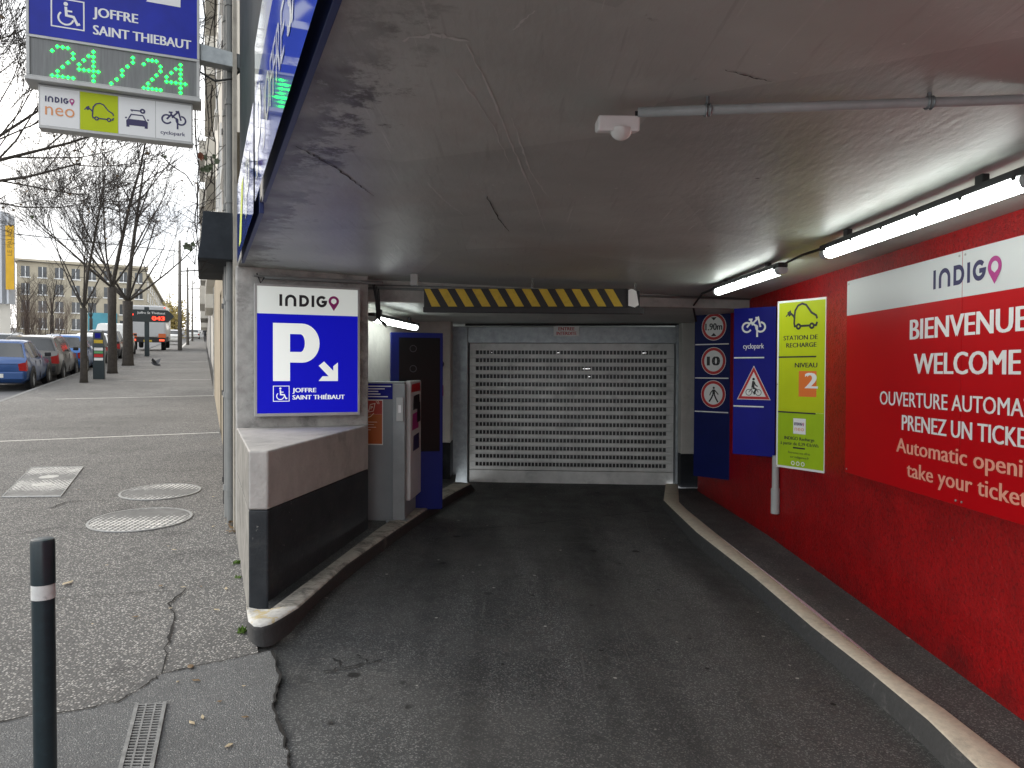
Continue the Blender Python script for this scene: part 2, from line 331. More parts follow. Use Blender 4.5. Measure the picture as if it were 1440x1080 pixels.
def plinth_paint():
    m, t, b, V = newmat('plinth_paint')
    c = mixc(t, ramp2(t, noise(t, V, 5, 7, .65), .3, .7, (0,)*3, (1,)*3), (.019, .023, .027), (.038, .043, .048))
    c = mixc(t, ramp2(t, noise(t, V, 2.4, 8, .72, (1, 1, 3)), .56, .72, (0,)*3, (.5,)*3), c, (.075, .075, .072))
    c = mixc(t, ramp2(t, noise(t, V, 3, 4, .6, (2, 2, 40)), .66, .70, (0,)*3, (.35,)*3), c, (.11, .11, .105))
    chip = ramp2(t, noise(t, V, 26, 5, .65), .66, .69, (0,)*3, (.9,)*3); chip = mixc(t, 1.0, chip, ramp2(t, noise(t, V, 3.3, 3), .53, .62, (0,)*3, (1,)*3), 'MULTIPLY'); c = mixc(t, chip, c, (.28, .27, .25))
    t.links.new(c, b.inputs['Base Color']); b.inputs['Roughness'].default_value = .55; b.inputs['Specular IOR Level'].default_value = .3
    bp = N(t, 'ShaderNodeBump', i_Strength=.4, i_Distance=.006); t.links.new(noise(t, V, 50, 5), bp.inputs['Height']); t.links.new(bp.outputs[0], b.inputs['Normal']); return m
M_plinth = plinth_paint()
M_galv = mat('galvanised', (.32, .345, .355), .42, metal=.7, var=.18, vs_=14, bump=.08, bs=30, dirt=.5, ds=6, dc=.55)
M_shut = mat('shutter_metal', (.52, .52, .50), .45, metal=.4, var=.16, vs_=5, dirt=.7, ds=3.5, dc=.5, bump=.12, bs=3)
M_alu = mat('grey_aluminium', (.42, .42, .41), .45, metal=.3, var=.08, vs_=8)
M_greyp = mat('grey_cabinet', (.22, .235, .245), .5, var=.08, vs_=3)
M_lgrey = mat('light_grey_plastic', (.42, .43, .42), .5, var=.06, vs_=9)
M_blk = mat('black_rubber', (.012, .012, .013), .6)
M_cable = mat('black_cable', (.015, .015, .016), .55)
M_wplas = mat('white_plastic', (.80, .80, .78), .4, var=.04, vs_=12)
M_pipe = mat('grey_conduit', (.20, .205, .20), .6, metal=.0, var=.1, vs_=10)
M_navy = mat('navy_panel', (.004, .009, .085), .45, spec=.16, var=.12, vs_=4)
M_navy2 = mat('blue_panel', (.006, .008, .22), .45, spec=.16, var=.08, vs_=4)
M_blueE = mat('backlit_blue', (.004, .005, .34), .4, spec=.15, emit=.26, ec=(.006, .008, .62))
M_whiteE = mat('backlit_white', (.75, .77, .74), .35, emit=.28, ec=(.9, .95, .9))
M_whiteB = mat('backlit_white_band', (.7, .72, .69), .3, emit=.2, ec=(.85, .92, .86))
M_lime = mat('lime_panel', (.47, .56, .008), .45, spec=.2, var=.05, vs_=4)
M_lime2 = mat('lime_panel_green', (.33, .50, .012), .45, spec=.2, var=.06, vs_=5)
M_wsign = mat('sign_white', (.78, .78, .77), .45)
M_ink = mat('ink', (.012, .012, .016), .5)
M_inkN = mat('ink_indigo', (.025, .02, .09), .5)
M_mag = mat('pin_magenta', (.38, .015, .19), .45)
M_orange = mat('orange_print', (.75, .17, .02), .5)
M_neo = mat('neo_orange', (.72, .30, .12), .5)
M_sred = mat('sign_red', (.48, .008, .012), .45)
M_redP = mat('red_panel', (.47, .002, .006), .4, spec=.15, var=.04, vs_=2)
M_pink = mat('salmon_print', (.80, .36, .26), .5)
M_yel = mat('hazard_yellow', (.56, .385, .025), .5, var=.1, vs_=10, dirt=.6, ds=12, dc=.5)
M_led = mat('green_led', (.0, .5, .05), .5, emit=8, ec=(.004, 1, .05))
M_ledr = mat('red_led', (.5, .01, .01), .5, emit=2.8, ec=(1, .04, .015))
M_tube = mat('lamp_tube', (.9, .92, .9), .4, emit=8.5, ec=(.93, 1.0, .95))
M_lens = mat('clear_cap', (.6, .62, .62), .15)
M_bluesun = mat('weathered_blue', (.010, .022, .34), .35, spec=.25, var=.15, vs_=5)
M_displ = mat('display_grey', (.16, .165, .165), .35, var=.2, vs_=20, stretch=(3, 3, .2))
M_bol = mat('bollard_paint', (.014, .026, .032), .32, var=.15, vs_=20, dirt=.3, ds=30, dc=2.5)
M_iron = mat('cast_iron', (.34, .34, .33), .55, metal=.4, var=.25, vs_=30)
M_grass = mat('weed_green', (.09, .17, .02), .7)
M_leafd = mat('dead_leaf', (.16, .10, .045), .7, var=.3, vs_=30)
M_leafp = mat('pale_leaf', (.42, .34, .22), .7, var=.3, vs_=30)
M_ivy = mat('ivy_leaf', (.05, .07, .03), .5); M_ivyr = mat('ivy_leaf_red', (.16, .04, .012), .5)
M_bark = mat('bark', (.045, .038, .032), .9, var=.35, vs_=12, bump=.5, bs=25)
M_twig = mat('twig', (.035, .029, .026), .9)
M_beige = mat('beige_render', (.34, .285, .205), .85, var=.18, vs_=1.4, bump=.25, bs=30, dirt=.7, ds=1.2, dc=.55, stretch=(1, 1, .5))
M_pale = mat('pale_render', (.58, .55, .49), .85, var=.1, vs_=.6, dirt=.4, ds=.8, dc=.7)
M_cladding = mat('dark_cladding', (.030, .035, .042), .8, var=.25, vs_=5, spec=.15, dirt=.4, ds=3, dc=1.8)
M_glassw = mat('window_glass', (.03, .035, .04), .08, spec=.8)
M_joint = mat('white_joint', (.62, .60, .56), .85, var=.25, vs_=12, dirt=.7, ds=8, dc=.4)
M_crack = mat('crack', (.012, .011, .010), .95)
M_stonef = mat('cream_stone', (.40, .355, .27), .85, var=.12, vs_=.4)
# ------------------------------------------------------------------ lettering
def _fontmesh(body, bold=0.0, res=3):
    cu = bpy.data.curves.new('t', 'FONT'); cu.body = body; cu.size = 1; cu.offset = bold; cu.resolution_u = res; cu.fill_mode = 'FRONT'
    ob = bpy.data.objects.new('t', cu); col.objects.link(ob)
    dg = bpy.context.evaluated_depsgraph_get(); dg.update(); me = bpy.data.meshes.new_from_object(ob.evaluated_get(dg))
    V = [v.co.copy() for v in me.vertices]; Fc = [list(p.vertices) for p in me.polygons]
    bpy.data.objects.remove(ob); bpy.data.curves.remove(cu); bpy.data.meshes.remove(me); return V, Fc
_cap = {}
def put_text(mb, body, x, y, h, w=None, bold=.015, align='L', m=None):
    """capital height h, total width w, baseline at y"""
    ex = bold; bold = 0.0
    if bold not in _cap:
        V, _ = _fontmesh('H', bold); _cap[bold] = (min(v.y for v in V), max(v.y for v in V))
    V, Fc = _fontmesh(body, bold); x0, x1 = min(v.x for v in V), max(v.x for v in V); b0, b1 = _cap[bold]
    sy = h/(b1-b0); sx = w/(x1-x0) if w else sy; wd = (x1-x0)*sx
    ox = x if align == 'L' else (x-wd/2 if align == 'C' else x-wd)
    for k in ((-1, 1) if ex else (0,)):
        z = mb._z(); mb.add([(ox+(v.x-x0+k*ex)*sx, y+(v.y-b0)*sy, z) for v in V], Fc, m)
def text(parent, name, body, x, y, h, w=None, mt=None, bold=.015, z=.002, align='L'):
    mb = MB(); mb.dz = z; put_text(mb, body, x, y, h, w, bold, align); return mb.build(name, mt, parent)
def gfx(parent, name, mt, fn, z=.002):
    mb = MB(); mb.dz = z; fn(mb); return mb.build(name, mt, parent)
def logo(mb, x, y, h, w, k=0, kp=1):
    """word INDIGO in a rounded face: arch for the N, map pin for the last letter (material k, pin kp)"""
    t = h*.23; X = lambda f_: x+w*f_; mb.k = k
    mb.gstroke([(X(0)+t/2, y), (X(0)+t/2, y+h)], t)
    a0, a1 = X(.092)+t/2, X(.278)-t/2; r = (a1-a0)/2
    mb.gstroke([(a0, y)]+[(a0+r-r*math.cos(R(q)), y+h-r-t/2+r*math.sin(R(q))) for q in range(0, 181, 15)]+[(a1, y)], t)
    a0, a1 = X(.327)+t/2, X(.490)-t/2; r = h/2-t/2
    mb.gstroke([(a0, y+t/2)]+[(a1-r*.95+r*.95*math.cos(R(q)), y+h/2+r*math.sin(R(q))) for q in range(-90, 91, 15)]+[(a0, y+h-t/2)], t, True)
    mb.gstroke([(X(.532)+t/2, y), (X(.532)+t/2, y+h)], t)
    a0, a1 = X(.612)+t/2, X(.795)-t/2; rx = (a1-a0)/2; c_ = (a0+a1)/2
    mb.gstroke([(c_+rx*math.cos(R(q)), y+h/2+r*math.sin(R(q))) for q in range(42, 361, 15)]+[(c_, y+h/2-t*.1)], t)
    a = X(.91); r = w*.09; mb.k = kp; cy = y+h-r+h*.02
    pin = [(a+r*math.cos(R(q)), cy+r*math.sin(R(q))) for q in range(-35, 216, 10)]; low = (a, y-h*.28)
    z = mb._z(); ri = [(a+r*.52*math.cos(R(q)), cy+r*.52*math.sin(R(q))) for q in range(-35, 216, 10)]+[(a, cy-r*.58)]
    ot = pin+[low]; n = len(ot)
    mb.add([(p[0], p[1], z) for p in ot]+[(p[0], p[1], z) for p in ri], [(i, (i+1) % n, n+(i+1) % n, n+i) for i in range(n)]); mb.k = k
def ic_wheelchair(mb, x, y, s):
    mb.gstroke([(x, y), (x+s, y), (x+s, y+s), (x, y+s)], s*.045, True)
    mb.gdisc(x+.44*s, y+.84*s, .07*s)
    mb.gstroke([(x+.44*s, y+.74*s), (x+.46*s, y+.44*s), (x+.68*s, y+.42*s), (x+.80*s, y+.17*s), (x+.88*s, y+.20*s)], s*.085)
    mb.gstroke([(x+.46*s, y+.6*s), (x+.64*s, y+.6*s)], s*.06)
    mb.garc(x+.44*s, y+.34*s, .23*s, 130, 350, s*.06)
def ic_bike(mb, x, y, s, lw=.07):
    P = lambda a, b: (x+a*s, y+b*s)
    mb.garc(*P(.22, .5), .19*s, 40, 330, lw*s); mb.garc(*P(.8, .5), .19*s, 150, 450, lw*s)
    mb.gstroke([P(.22, .5), P(.4, .72), P(.66, .5), P(.66, .5)], lw*s); mb.gstroke([P(.3, .82), P(.46, .82)], lw*s)
    mb.gstroke([P(.38, .8), P(.47, .58)], lw*s); mb.gstroke([P(.44, .62), P(.7, .88), P(.8, .5)], lw*s)
    mb.gstroke([P(.58, .88), P(.72, .88)], lw*s); mb.gstroke([P(.66, .56), P(.66, .1)], lw*s)
def ic_ev(mb, x, y, s, lw=.045):
    P = lambda a, b: (x+a*s, y+b*s)
    mb.gstroke([P(.02, .40), P(.1, .47)], .03*s); mb.gpoly([P(.06, .5), P(.17, .56), P(.2, .44), P(.12, .39)])
    body = [(.18, .47), (.24, .42), (.29, .36), (.28, .22), (.30, .14), (.36, .14)]
    mb.gstroke([P(*q) for q in body], lw*s)
    roof = [(.28, .34), (.31, .54), (.40, .66), (.52, .70), (.64, .66), (.80, .46), (.94, .38), (.97, .30)]
    mb.gstroke([P(*q) for q in roof], lw*s); mb.gstroke([P(.97, .22), P(.94, .14), P(.87, .14)], lw*s)
    mb.gstroke([P(.47, .14), P(.76, .14)], lw*s); mb.garc(*P(.415, .13), .055*s, 0, 360, lw*s, 18); mb.garc(*P(.815, .13), .055*s, 0, 360, lw*s, 18)
def ic_car(mb, x, y, s):
    P = lambda a, b: (x+a*s, y+b*s)
    mb.gpoly([P(.08, .12), P(.2, .12), P(.2, .2), P(.8, .2), P(.8, .12), P(.92, .12), P(.93, .40), P(.85, .47), P(.15, .47), P(.07, .40)])
    mb.gstroke([P(.16, .47), P(.27, .68), P(.73, .68), P(.84, .47)], .05*s); mb.gstroke([P(.03, .5), P(.1, .52)], .06*s); mb.gstroke([P(.9, .52), P(.97, .5)], .06*s)
    mb.garc(*P(.72, .87), .075*s, 0, 360, .07*s, 16); mb.gstroke([P(.65, .87), P(.24, .87)], .05*s); mb.gstroke([P(.3, .87), P(.3, .81)], .05*s)
def ic_walk(mb, x, y, s):
    P = lambda a, b: (x+a*s, y+b*s)
    mb.gdisc(*P(.52, .92), .075*s)
    mb.gpoly([P(.44, .82), P(.6, .82), P(.62, .5), P(.42, .5)])
    mb.gstroke([P(.47, .5), P(.36, .28), P(.2, .04)], .1*s); mb.gstroke([P(.56, .5), P(.66, .28), P(.82, .02)], .1*s)
    mb.gstroke([P(.46, .78), P(.3, .6), P(.24, .44)], .07*s); mb.gstroke([P(.58, .78), P(.74, .62), P(.84, .5)], .07*s)
def ic_cyclist(mb, x, y, s):
    P = lambda a, b: (x+a*s, y+b*s)
    mb.garc(*P(.2, .22), .18*s, 0, 360, .035*s); mb.garc(*P(.8, .22), .18*s, 0, 360, .035*s)
    mb.gstroke([P(.2, .22), P(.36, .44), P(.68, .44), P(.8, .22)], .04*s); mb.gstroke([P(.36, .44), P(.48, .2), P(.68, .44)], .04*s)
    mb.gdisc(*P(.5, 1.02), .08*s); mb.gpoly([P(.42, .92), P(.56, .9), P(.56, .5), P(.36, .5)])
    mb.gstroke([P(.55, .84), P(.62, .66), P(.76, .58)], .07*s); mb.gstroke([P(.46, .54), P(.64, .42), P(.54, .1)], .1*s)
def ic_arrow(mb, x, y, s):          # arrow down to the right, in a box of side s
    P = lambda a, b: (x+a*s, y+b*s)
    mb.gpoly([P(0, .8), P(.28, 1.03), P(.76, .54), P(.76, .78), P(1, .98), P(1, 0), P(0, 0), P(.2, .25), P(.52, .25)])
def P_letter(mb, x, y, w, h):
    t = w*.36; r = h*.34; cx = x+w*.62
    out = [(x, y), (x, y+h)]+[(cx+(w*.38)*math.cos(R(q)), y+h-r+r*math.sin(R(q))) for q in range(90, -91, -10)]+[(x+t, y+h-2*r), (x+t, y)]
    inn = [(cx-w*.04+(w*.38-t*.78)*math.cos(R(q)), y+h-r+(r-h*.185)*math.sin(R(q))) for q in range(90, -91, -10)]
    i0 = [(x+t, y+h-h*.185)]+inn+[(x+t, y+h-2*r+h*.185)]
    # outline with a slit so the counter stays open
    poly = [(x, y), (x, y+h)]+out[2:-2]+[(x+t, y+h-2*r)]
    z = mb._z()
    def quad(a, b, c, d): mb.add([(p[0], p[1], z) for p in (a, b, c, d)], [(3, 2, 1, 0)])
    quad((x, y), (x, y+h), (x+t, y+h), (x+t, y))
    oo = [(x+t, y+h)]+out[2:-2]+[(x+t, y+h-2*r)]
    for i in range(len(oo)-1): quad(i0[i], oo[i], oo[i+1], i0[i+1])
# ================================================================== THE SETTING
C0 = 2.356
def cz(p): return C0 - .027*max(0, st(p)[1])                 # the ceiling sinks slightly inwards
def zs(Y): return min(.01, -.10+.035*(Y-3.43))               # right walkway level
Lk = [onz(x, y, 0) for x, y in ((453,840),(520,787),(587,737),(640,703),(663,689))]
ramp_l = [Vector((.35,-.8,-.16)), Vector((-.35,1.0,-.12)), Vector((-.75,2.1,-.09)), Vector((-1.02,2.89,-.068)), Vector((-1.2,3.45,-.045)), Vector((-1.48,3.93,-.022)), Vector((-1.50,4.2,-.012))] + Lk + [Vector((-.60,10.05,0)), Vector((-.60,10.6,-.02))]
ramp_r = [Vector((2.36,-.8,-.34)), Vector((2.2,1.0,-.30)), Vector((2.08,2.1,-.27)), Vector((2.0,2.8,-.235)), Vector((1.95,3.3,-.22)), Vector((1.93,3.8,-.20)), Vector((1.91,4.2,-.18)),
          Vector((1.85,4.95,-.14)), Vector((1.82,5.7,-.12)), Vector((1.79,6.6,-.10)), Vector((1.76,7.6,-.09)), Vector((1.74,8.3,-.08)), Vector((2.08,9.85,0)), Vector((2.08,10.6,-.02))]
rows = []
for a, b in zip(ramp_l, ramp_r):
    rows.append([a.lerp(b, j/14) for j in range(15)])
fine = []
for i in range(len(rows)-1):
    for k in range(4): fine.append([p.lerp(q, k/4) for p, q in zip(rows[i], rows[i+1])])
fine.append(rows[-1])
mb = MB(); mb.grid(fine); tag(mb.build('ramp', M_ramp, smooth=True), kind='structure')
def rampz(x, y):
    for a, b in zip(fine[:-1], fine[1:]):
        if min(a[0].y, a[-1].y) <= y <= max(b[0].y, b[-1].y):
            for k in range(14):
                q = (a[k], a[k+1], b[k+1], b[k])
                if min(p.x for p in q) <= x <= max(p.x for p in q) and min(p.y for p in q) <= y <= max(p.y for p in q): return sum(p.z for p in q)/4
    return -.05
def ramp_line(pix, wd, m, seed):
    rr = random.Random(seed); P = []
    for px, py in pix:
        p = onz(px, py, -.06)
        for _ in range(4): p = onz(px, py, rampz(p.x, p.y)+.004)
        P.append(p)
    F = []
    for a, b in zip(P[:-1], P[1:]):
        for k in range(7): F.append(a.lerp(b, k/7)+Vector((rr.uniform(-1, 1)*.012, rr.uniform(-1, 1)*.012, .004)))
    L = []
    for i, p in enumerate(F):
        d = F[min(i+1, len(F)-1)]-F[max(i-1, 0)]; n = Vector((-d.y, d.x, 0)).normalized()*wd*rr.uniform(.3, 1.3); L.append([p-n, p+n])
    mb = MB(); mb.grid(L); tag(mb.build('ramp_crack', m), kind='structure')
M_seam = mat('ramp_seam', (.014, .014, .014), .9); M_scr = mat('ramp_scrape', (.13, .13, .125), .8)
ramp_line([(562, 748), (700, 742), (830, 728), (925, 718)], .007, M_seam, 1); ramp_line([(690, 765), (840, 763), (960, 770)], .004, M_scr, 2)
ramp_line([(456, 945), (500, 936), (540, 927)], .006, M_seam, 3); ramp_line([(470, 925), (482, 938)], .006, M_seam, 4); ramp_line([(500, 922), (520, 932)], .005, M_seam, 5)
ramp_line([(962, 784), (1000, 786)], .004, M_scr, 6); ramp_line([(905, 722), (920, 765)], .004, M_scr, 7)
# ground far and near, road, pavement, apron
mb = MB()
def sheet(mb, s0, s1, t0, t1, h, ns=1, n_t=1):
    mb.grid([[W(s0+(s1-s0)*i/ns, t0+(t1-t0)*j/n_t, h) for j in range(n_t+1)] for i in range(ns+1)])
sheet(mb, -60, 900, -500, .0, -.14); sheet(mb, 12, 900, 0, 400, -.14)
tag(mb.build('ground', mat('ground', (.16, .155, .15), .9, var=.2, vs_=.5)), kind='structure')
mb = MB(); sheet(mb, -40, 500, -13, -4.62, -.10, 20); tag(mb.build('road', M_road), kind='structure')
mb = MB(); sheet(mb, -40, 60, -4.5, 0.0, 0, 40, 4); sheet(mb, 60, 320, -1.9, 0, 0, 10, 1); tag(mb.build('pavement', M_walk), kind='structure')
mb = MB()
for k in range(26):
    a = -10+k*2.7
    if a < 58: mb.hexa([W(a, -4.62, -.14), W(a+2.69, -4.62, -.14), W(a+2.69, -4.5, -.14), W(a, -4.5, -.14)][::-1], [W(a, -4.62, .005), W(a+2.69, -4.62, .005), W(a+2.69, -4.5, .005), W(a, -4.5, .005)][::-1])
tag(mb.build('road_kerb', mat('granite_kerb', (.2, .2, .195), .85, var=.2, vs_=20)), kind='structure')
mb = MB(); sheet(mb, 62, 320, -2.1, -1.9, .012, 10, 1); sheet(mb, -40, 320, -15.2, -13, -.02, 10, 1)
tag(mb.build('far_kerb', M_joint), kind='structure')
def wobble(pts, n, amp, rr=random.Random(3)):
    out = []
    for a, b in zip(pts[:-1], pts[1:]):
        for k in range(n): out.append(a.lerp(b, k/n)+Vector((rr.uniform(-amp, amp), rr.uniform(-amp, amp), 0)))
    return out+[pts[-1]]
edge = wobble([G(-60, 1024), G(110, 1000), G(165, 988), G(205, 965), G(228, 948), G(290, 936), G(340, 924), G(384, 916)], 5, .012)
crackl = wobble([G(384, 916), G(392, 960), G(384, 1000), G(400, 1045), G(410, 1085)], 6, .012)
poly = edge + crackl + [Vector((.55,-.8,0)), Vector((-.2, -3, 0)), W(-9, -4.4), W(-4, -4.4)]
poly = [Vector((p.x, p.y, gz(p)+.004)) for p in poly]
mb = MB(); tri = tessellate_polygon([poly]); mb.add(poly, [tuple(t) for t in tri]); tag(mb.build('apron', M_apron), kind='structure')
def ribbon(name, pts, wd, m, lift, seed=1):
    rr = random.Random(seed); L = []
    for i, p in enumerate(pts):
        d = (pts[min(i+1, len(pts)-1)]-pts[max(i-1, 0)]); n = Vector((-d.y, d.x, 0)).normalized(); k = wd*rr.uniform(.3, 1.5)
        L.append([Vector((q.x, q.y, gz(q)+lift)) for q in (p-n*k, p+n*k)])
    mb = MB(); mb.grid(L); return tag(mb.build(name, m), kind='structure')
ribbon('pavement_crack', edge, .005, M_crack, .008); ribbon('pavement_crack', crackl, .006, M_crack, .008, 2)
ribbon('pavement_crack', wobble([G(228, 948), G(236, 905), G(247, 870), G(238, 850), G(262, 828)], 5, .012), .006, M_crack, .008, 4)
ribbon('pavement_crack', wobble([G(70, 716), G(95, 706), G(150, 704)], 4, .01), .006, M_crack, .008, 5)
ribbon('pavement_crack', wobble([G(118, 735), G(150, 722), G(185, 715)], 4, .01), .006, M_crack, .008, 8)
ribbon('pavement_crack', wobble([G(60, 845), G(140, 838), G(245, 832)], 5, .01), .003, M_crack, .008, 6)
# expansion joints, filled pale
for k, (s_, t0, t1) in enumerate(((8.85, -4.4, -.02), (16.1, -3.5, -.02), (22.6, -2.8, -.02), (29.5, -2.9, -.02), (37, -3, -.02), (48, -3.2, -.02))):
    mb = MB(); wd = .035
    mb.grid([[W(s_-wd, t0+(t1-t0)*j/6, .004) for j in range(7)], [W(s_+wd, t0+(t1-t0)*j/6, .004) for j in range(7)]]); tag(mb.build('pavement_joint', M_joint), kind='structure')
# left walkway inside, with kerb
A = Vector((-2.275, 6.10, 0)); B = Vector((-1.266, 6.52, 0))
Lt_o = [onz(x, y, .12) for x, y in ((420,853),(487,793),(553,747),(613,707),(640,691),(662,680))]
Lt_i = [onz(x, y, .12) for x, y in ((382,856),(453,803),(530,745),(590,704),(618,690),(640,678))]
FL = Vector((-1.57, 4.40, 0)); FR = onz(377, 843, .12); FR.z = 0
nose = [onz(x, y, .12) for x, y in ((346,851),(349,872),(357,879),(367,880),(381,876),(397,867))]
def lift(p, z): return Vector((p.x, p.y, z))
mb = MB()
walk = [lift(p, .105) for p in (Lt_i[0], Lt_i[1], Lt_i[2], Lt_i[3], Lt_i[4], Lt_i[5], Vector((-.75, 9.98, 0)), Vector((-1.6, 9.98, 0)), Vector((-1.9, 6.6, 0)), B, FR)]
tri = tessellate_polygon([walk]); mb.add(walk, [tuple(t) for t in tri]); tag(mb.build('side_walkway', M_ramp), kind='structure')
mb = MB(); wr = [Vector((x, Y, zs(Y)-.006)) for x, Y in ((2.24,-.8),(2.14,1.),(2.08,2.5),(2.05,3.3),(1.99,4.9),(1.9,6.8),(1.84,8.4))] ; wr2 = [Vector((2.42, p.y, zs(p.y)-.006)) for p in wr]
mb.grid([list(q) for q in zip(wr, wr2)]); mb.face([Vector((1.84,8.4,.003)), Vector((2.7,8.4,.003)), Vector((2.7,9.5,.003)), Vector((1.9,9.5,.003))])
tag(mb.build('side_walkway', M_ramp), kind='structure')
out_t = nose + Lt_o; in_t = [onz(345, 849, .12), onz(347, 853, .12), onz(352, 855, .12), onz(362, 857, .12), onz(374, 857, .12), onz(380, 857, .12)] + Lt_i
bot = []
for i, p in enumerate(out_t):
    if i < 6: q = onz(*((347,893),(352,902),(360,907),(372,908),(386,904),(408,888))[i], 0)
    else: q = None
    bot.append(q)
lb = [onz(x, y, 0) for x, y in ((441,851),(515,792),(580,743),(631,709),(655,694),(668,688))]
bot = [lift(q, -.01) for q in bot[:6]+lb]
mb = MB(); mb.k = 0
kr = []
for o_, i_, b_ in zip(out_t, in_t, bot):
    mid = o_.lerp(i_, .10)
    kr.append([b_, b_.lerp(o_, .75), lift(o_, .112), lift(mid, .124), lift(o_.lerp(i_, .6), .126), lift(i_, .122)])
mb.grid(kr); n6 = 5
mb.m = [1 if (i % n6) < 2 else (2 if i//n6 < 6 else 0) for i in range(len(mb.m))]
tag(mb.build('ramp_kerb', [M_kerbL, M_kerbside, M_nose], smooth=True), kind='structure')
# right kerb, cream painted on top
def kt(x, y):
    p = onz(x, y, -.05)
    for _ in range(8): p = onz(x, y, zs(p.y))
    return p
ko = [kt(900+a/2.4537, 640+b/2.4537) for a, b in ((85,155),(110,180),(200,265),(400,420),(600,590),(800,745),(1000,910),(1170,1072))]
ki = [kt(900+a/2.4537, 640+b/2.4537) for a, b in ((135,160),(160,185),(255,262),(452,420),(658,590),(850,732),(1060,880),(1310,1072))]
ko = [Vector((2.05, 9.75, .02))] + ko + [Vector((2.02, 2.2, zs(2.2))), Vector((2.1, .8, zs(.8))), Vector((2.2, -.8, zs(-.8)))]
ki = [Vector((2.2, 9.75, .02))] + ki + [Vector((2.17, 2.2, zs(2.2))), Vector((2.25, .8, zs(.8))), Vector((2.35, -.8, zs(-.8)))]
mb = MB(); kr = []
for o_, i_ in zip(ko, ki):
    d = (i_-o_); d.z = 0; d.normalize(); kr.append([o_-d*.055-Z*.17, o_-d*.03-Z*.03, o_-d*.012-Z*.004, o_+Z*.004, o_.lerp(i_, .9)+Z*.005, i_-Z*.006])
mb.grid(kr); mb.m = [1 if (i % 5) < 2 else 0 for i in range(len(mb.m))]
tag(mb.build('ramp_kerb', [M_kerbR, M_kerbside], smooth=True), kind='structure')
# ------------------------------------------------------------------ the car park building
bld = thing('parking_garage', 'grey concrete car park entrance with red side wall and low painted ceiling', 'building', (0, 6, 0))
def fac(s_, z, out=0.0): p = O + D*s_ - E*out; return Vector((p.x, p.y, z))
def wx(Y): return 2.375-.0048*(Y-3.43)
mb = MB()
cp = [fac(-9.5, 0, .0), fac(1.0, 0), fac(3.0, 0), fac(3.0, 0)+E*.3, Vector((-1.5, 6.86, 0)), Vector((.5, 7.1, 0)), Vector((2.7, 7.45, 0)), Vector((2.7, 3, 0)), Vector((2.7, -6, 0))]
lo = [lift(p, cz(p)) for p in cp]; mb.prism(lo, [lift(p, 2.75) for p in cp]); ceil = mb.build('ceiling', M_ceil, bld, world=True)
mb = MB()                                                   # lower slab behind the beam
b0, b1 = Vector((-1.9, 6.62, 0)), Vector((2.7, 7.42, 0))
q = [b0+Vector((0, .12, 0)), b1+Vector((0, .12, 0)), Vector((2.7, 10.6, 0)), Vector((-1.9, 10.6, 0))]
mb.prism([lift(p, 2.135) for p in q], [lift(p, 2.7) for p in q]); mb.build('inner_ceiling', M_ceil, bld, world=True)
mb = MB(); q = [b0, b1, b1+Vector((0, .12, 0)), b0+Vector((0, .12, 0))]; mb.prism([lift(p, 2.13) for p in q], [lift(p, 2.7) for p in q]); mb.build('beam', M_cream, bld, world=True, bevel=.01)
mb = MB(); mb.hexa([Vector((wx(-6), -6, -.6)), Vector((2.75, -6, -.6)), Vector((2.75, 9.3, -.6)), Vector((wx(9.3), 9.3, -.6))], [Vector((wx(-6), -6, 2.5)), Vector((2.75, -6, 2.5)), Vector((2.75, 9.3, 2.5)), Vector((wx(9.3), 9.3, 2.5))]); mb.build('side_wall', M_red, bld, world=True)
# left pier carrying the lit sign, and the wedge shaped parapet in front of it
mb = MB(); q = [A, B, B+D*.16+E*.0, A+D*.35]; mb.prism([lift(p, -.1) for p in q], [lift(p, 2.36) for p in q]); mb.build('pier', M_conc, bld, world=True, bevel=.012)
mb = MB(); q = [A-D*.03+E*.05, A-D*.03+E*1.075, A-D*.0+E*1.075, A+E*.05]
T = [lift(FL, 1.015), lift(FR, 1.015), lift(B-D*.005, 1.02), lift(A-D*.005, 1.02)]
def para(z0, z1, inset):
    return [lift(p, z0) for p in (FL, FR, B-D*.005, A-D*.005)], [lift(p, z1) for p in (FL, FR, B-D*.005, A-D*.005)]
zl = [.665, .66, .63, .66]
mb = MB(); base = [FL, FR, B-D*.005, A-D*.005]
mb.prism([lift(p, z) for p, z in zip(base, zl)], T); mb.m[5] = 1
mb.build('parapet', [M_cream, M_streetc], bld, world=True, bevel=.012)
mb = MB(); mb.prism([lift(p, .0) for p in base], [lift(p, z-.002) for p, z in zip(base, zl)]); mb.m = [1 if i == 5 else 0 for i in range(len(mb.m))]
mb.build('plinth', [M_plinth, M_streetc], bld, world=True, bevel=.01)
# inner left wall, pilaster beside the shutter, right pilaster, back walls
mb = MB(); q = [Vector((-1.52, 6.75, 0)), Vector((-1.27, 9.5, 0)), Vector((-1.6, 9.5, 0)), Vector((-1.9, 6.75, 0))]
mb.prism([lift(p, .63) for p in q], [lift(p, 2.6) for p in q]); mb.build('inner_wall', M_white, bld, world=True)
mb = MB(); mb.prism([lift(p, 0) for p in q], [lift(p, .628) for p in q]); mb.build('inner_plinth', M_dark, bld, world=True)
mb = MB(); mb.box(-1.6, -.79, 9.5, 9.9, .575, 2.5); mb.build('column', M_white, bld, world=True, bevel=.012)
mb = MB(); mb.box(-1.6, -.788, 9.498, 9.9, 0, .573); mb.build('column_plinth', M_dark, bld, world=True, bevel=.012)
c0 = at(958, 560, 9.55).x; c1 = at(976, 560, 9.55).x
mb = MB(); mb.box(c0, c1+.12, 9.55, 9.75, .44, 2.5); mb.build('column', M_white, bld, world=True, bevel=.012)
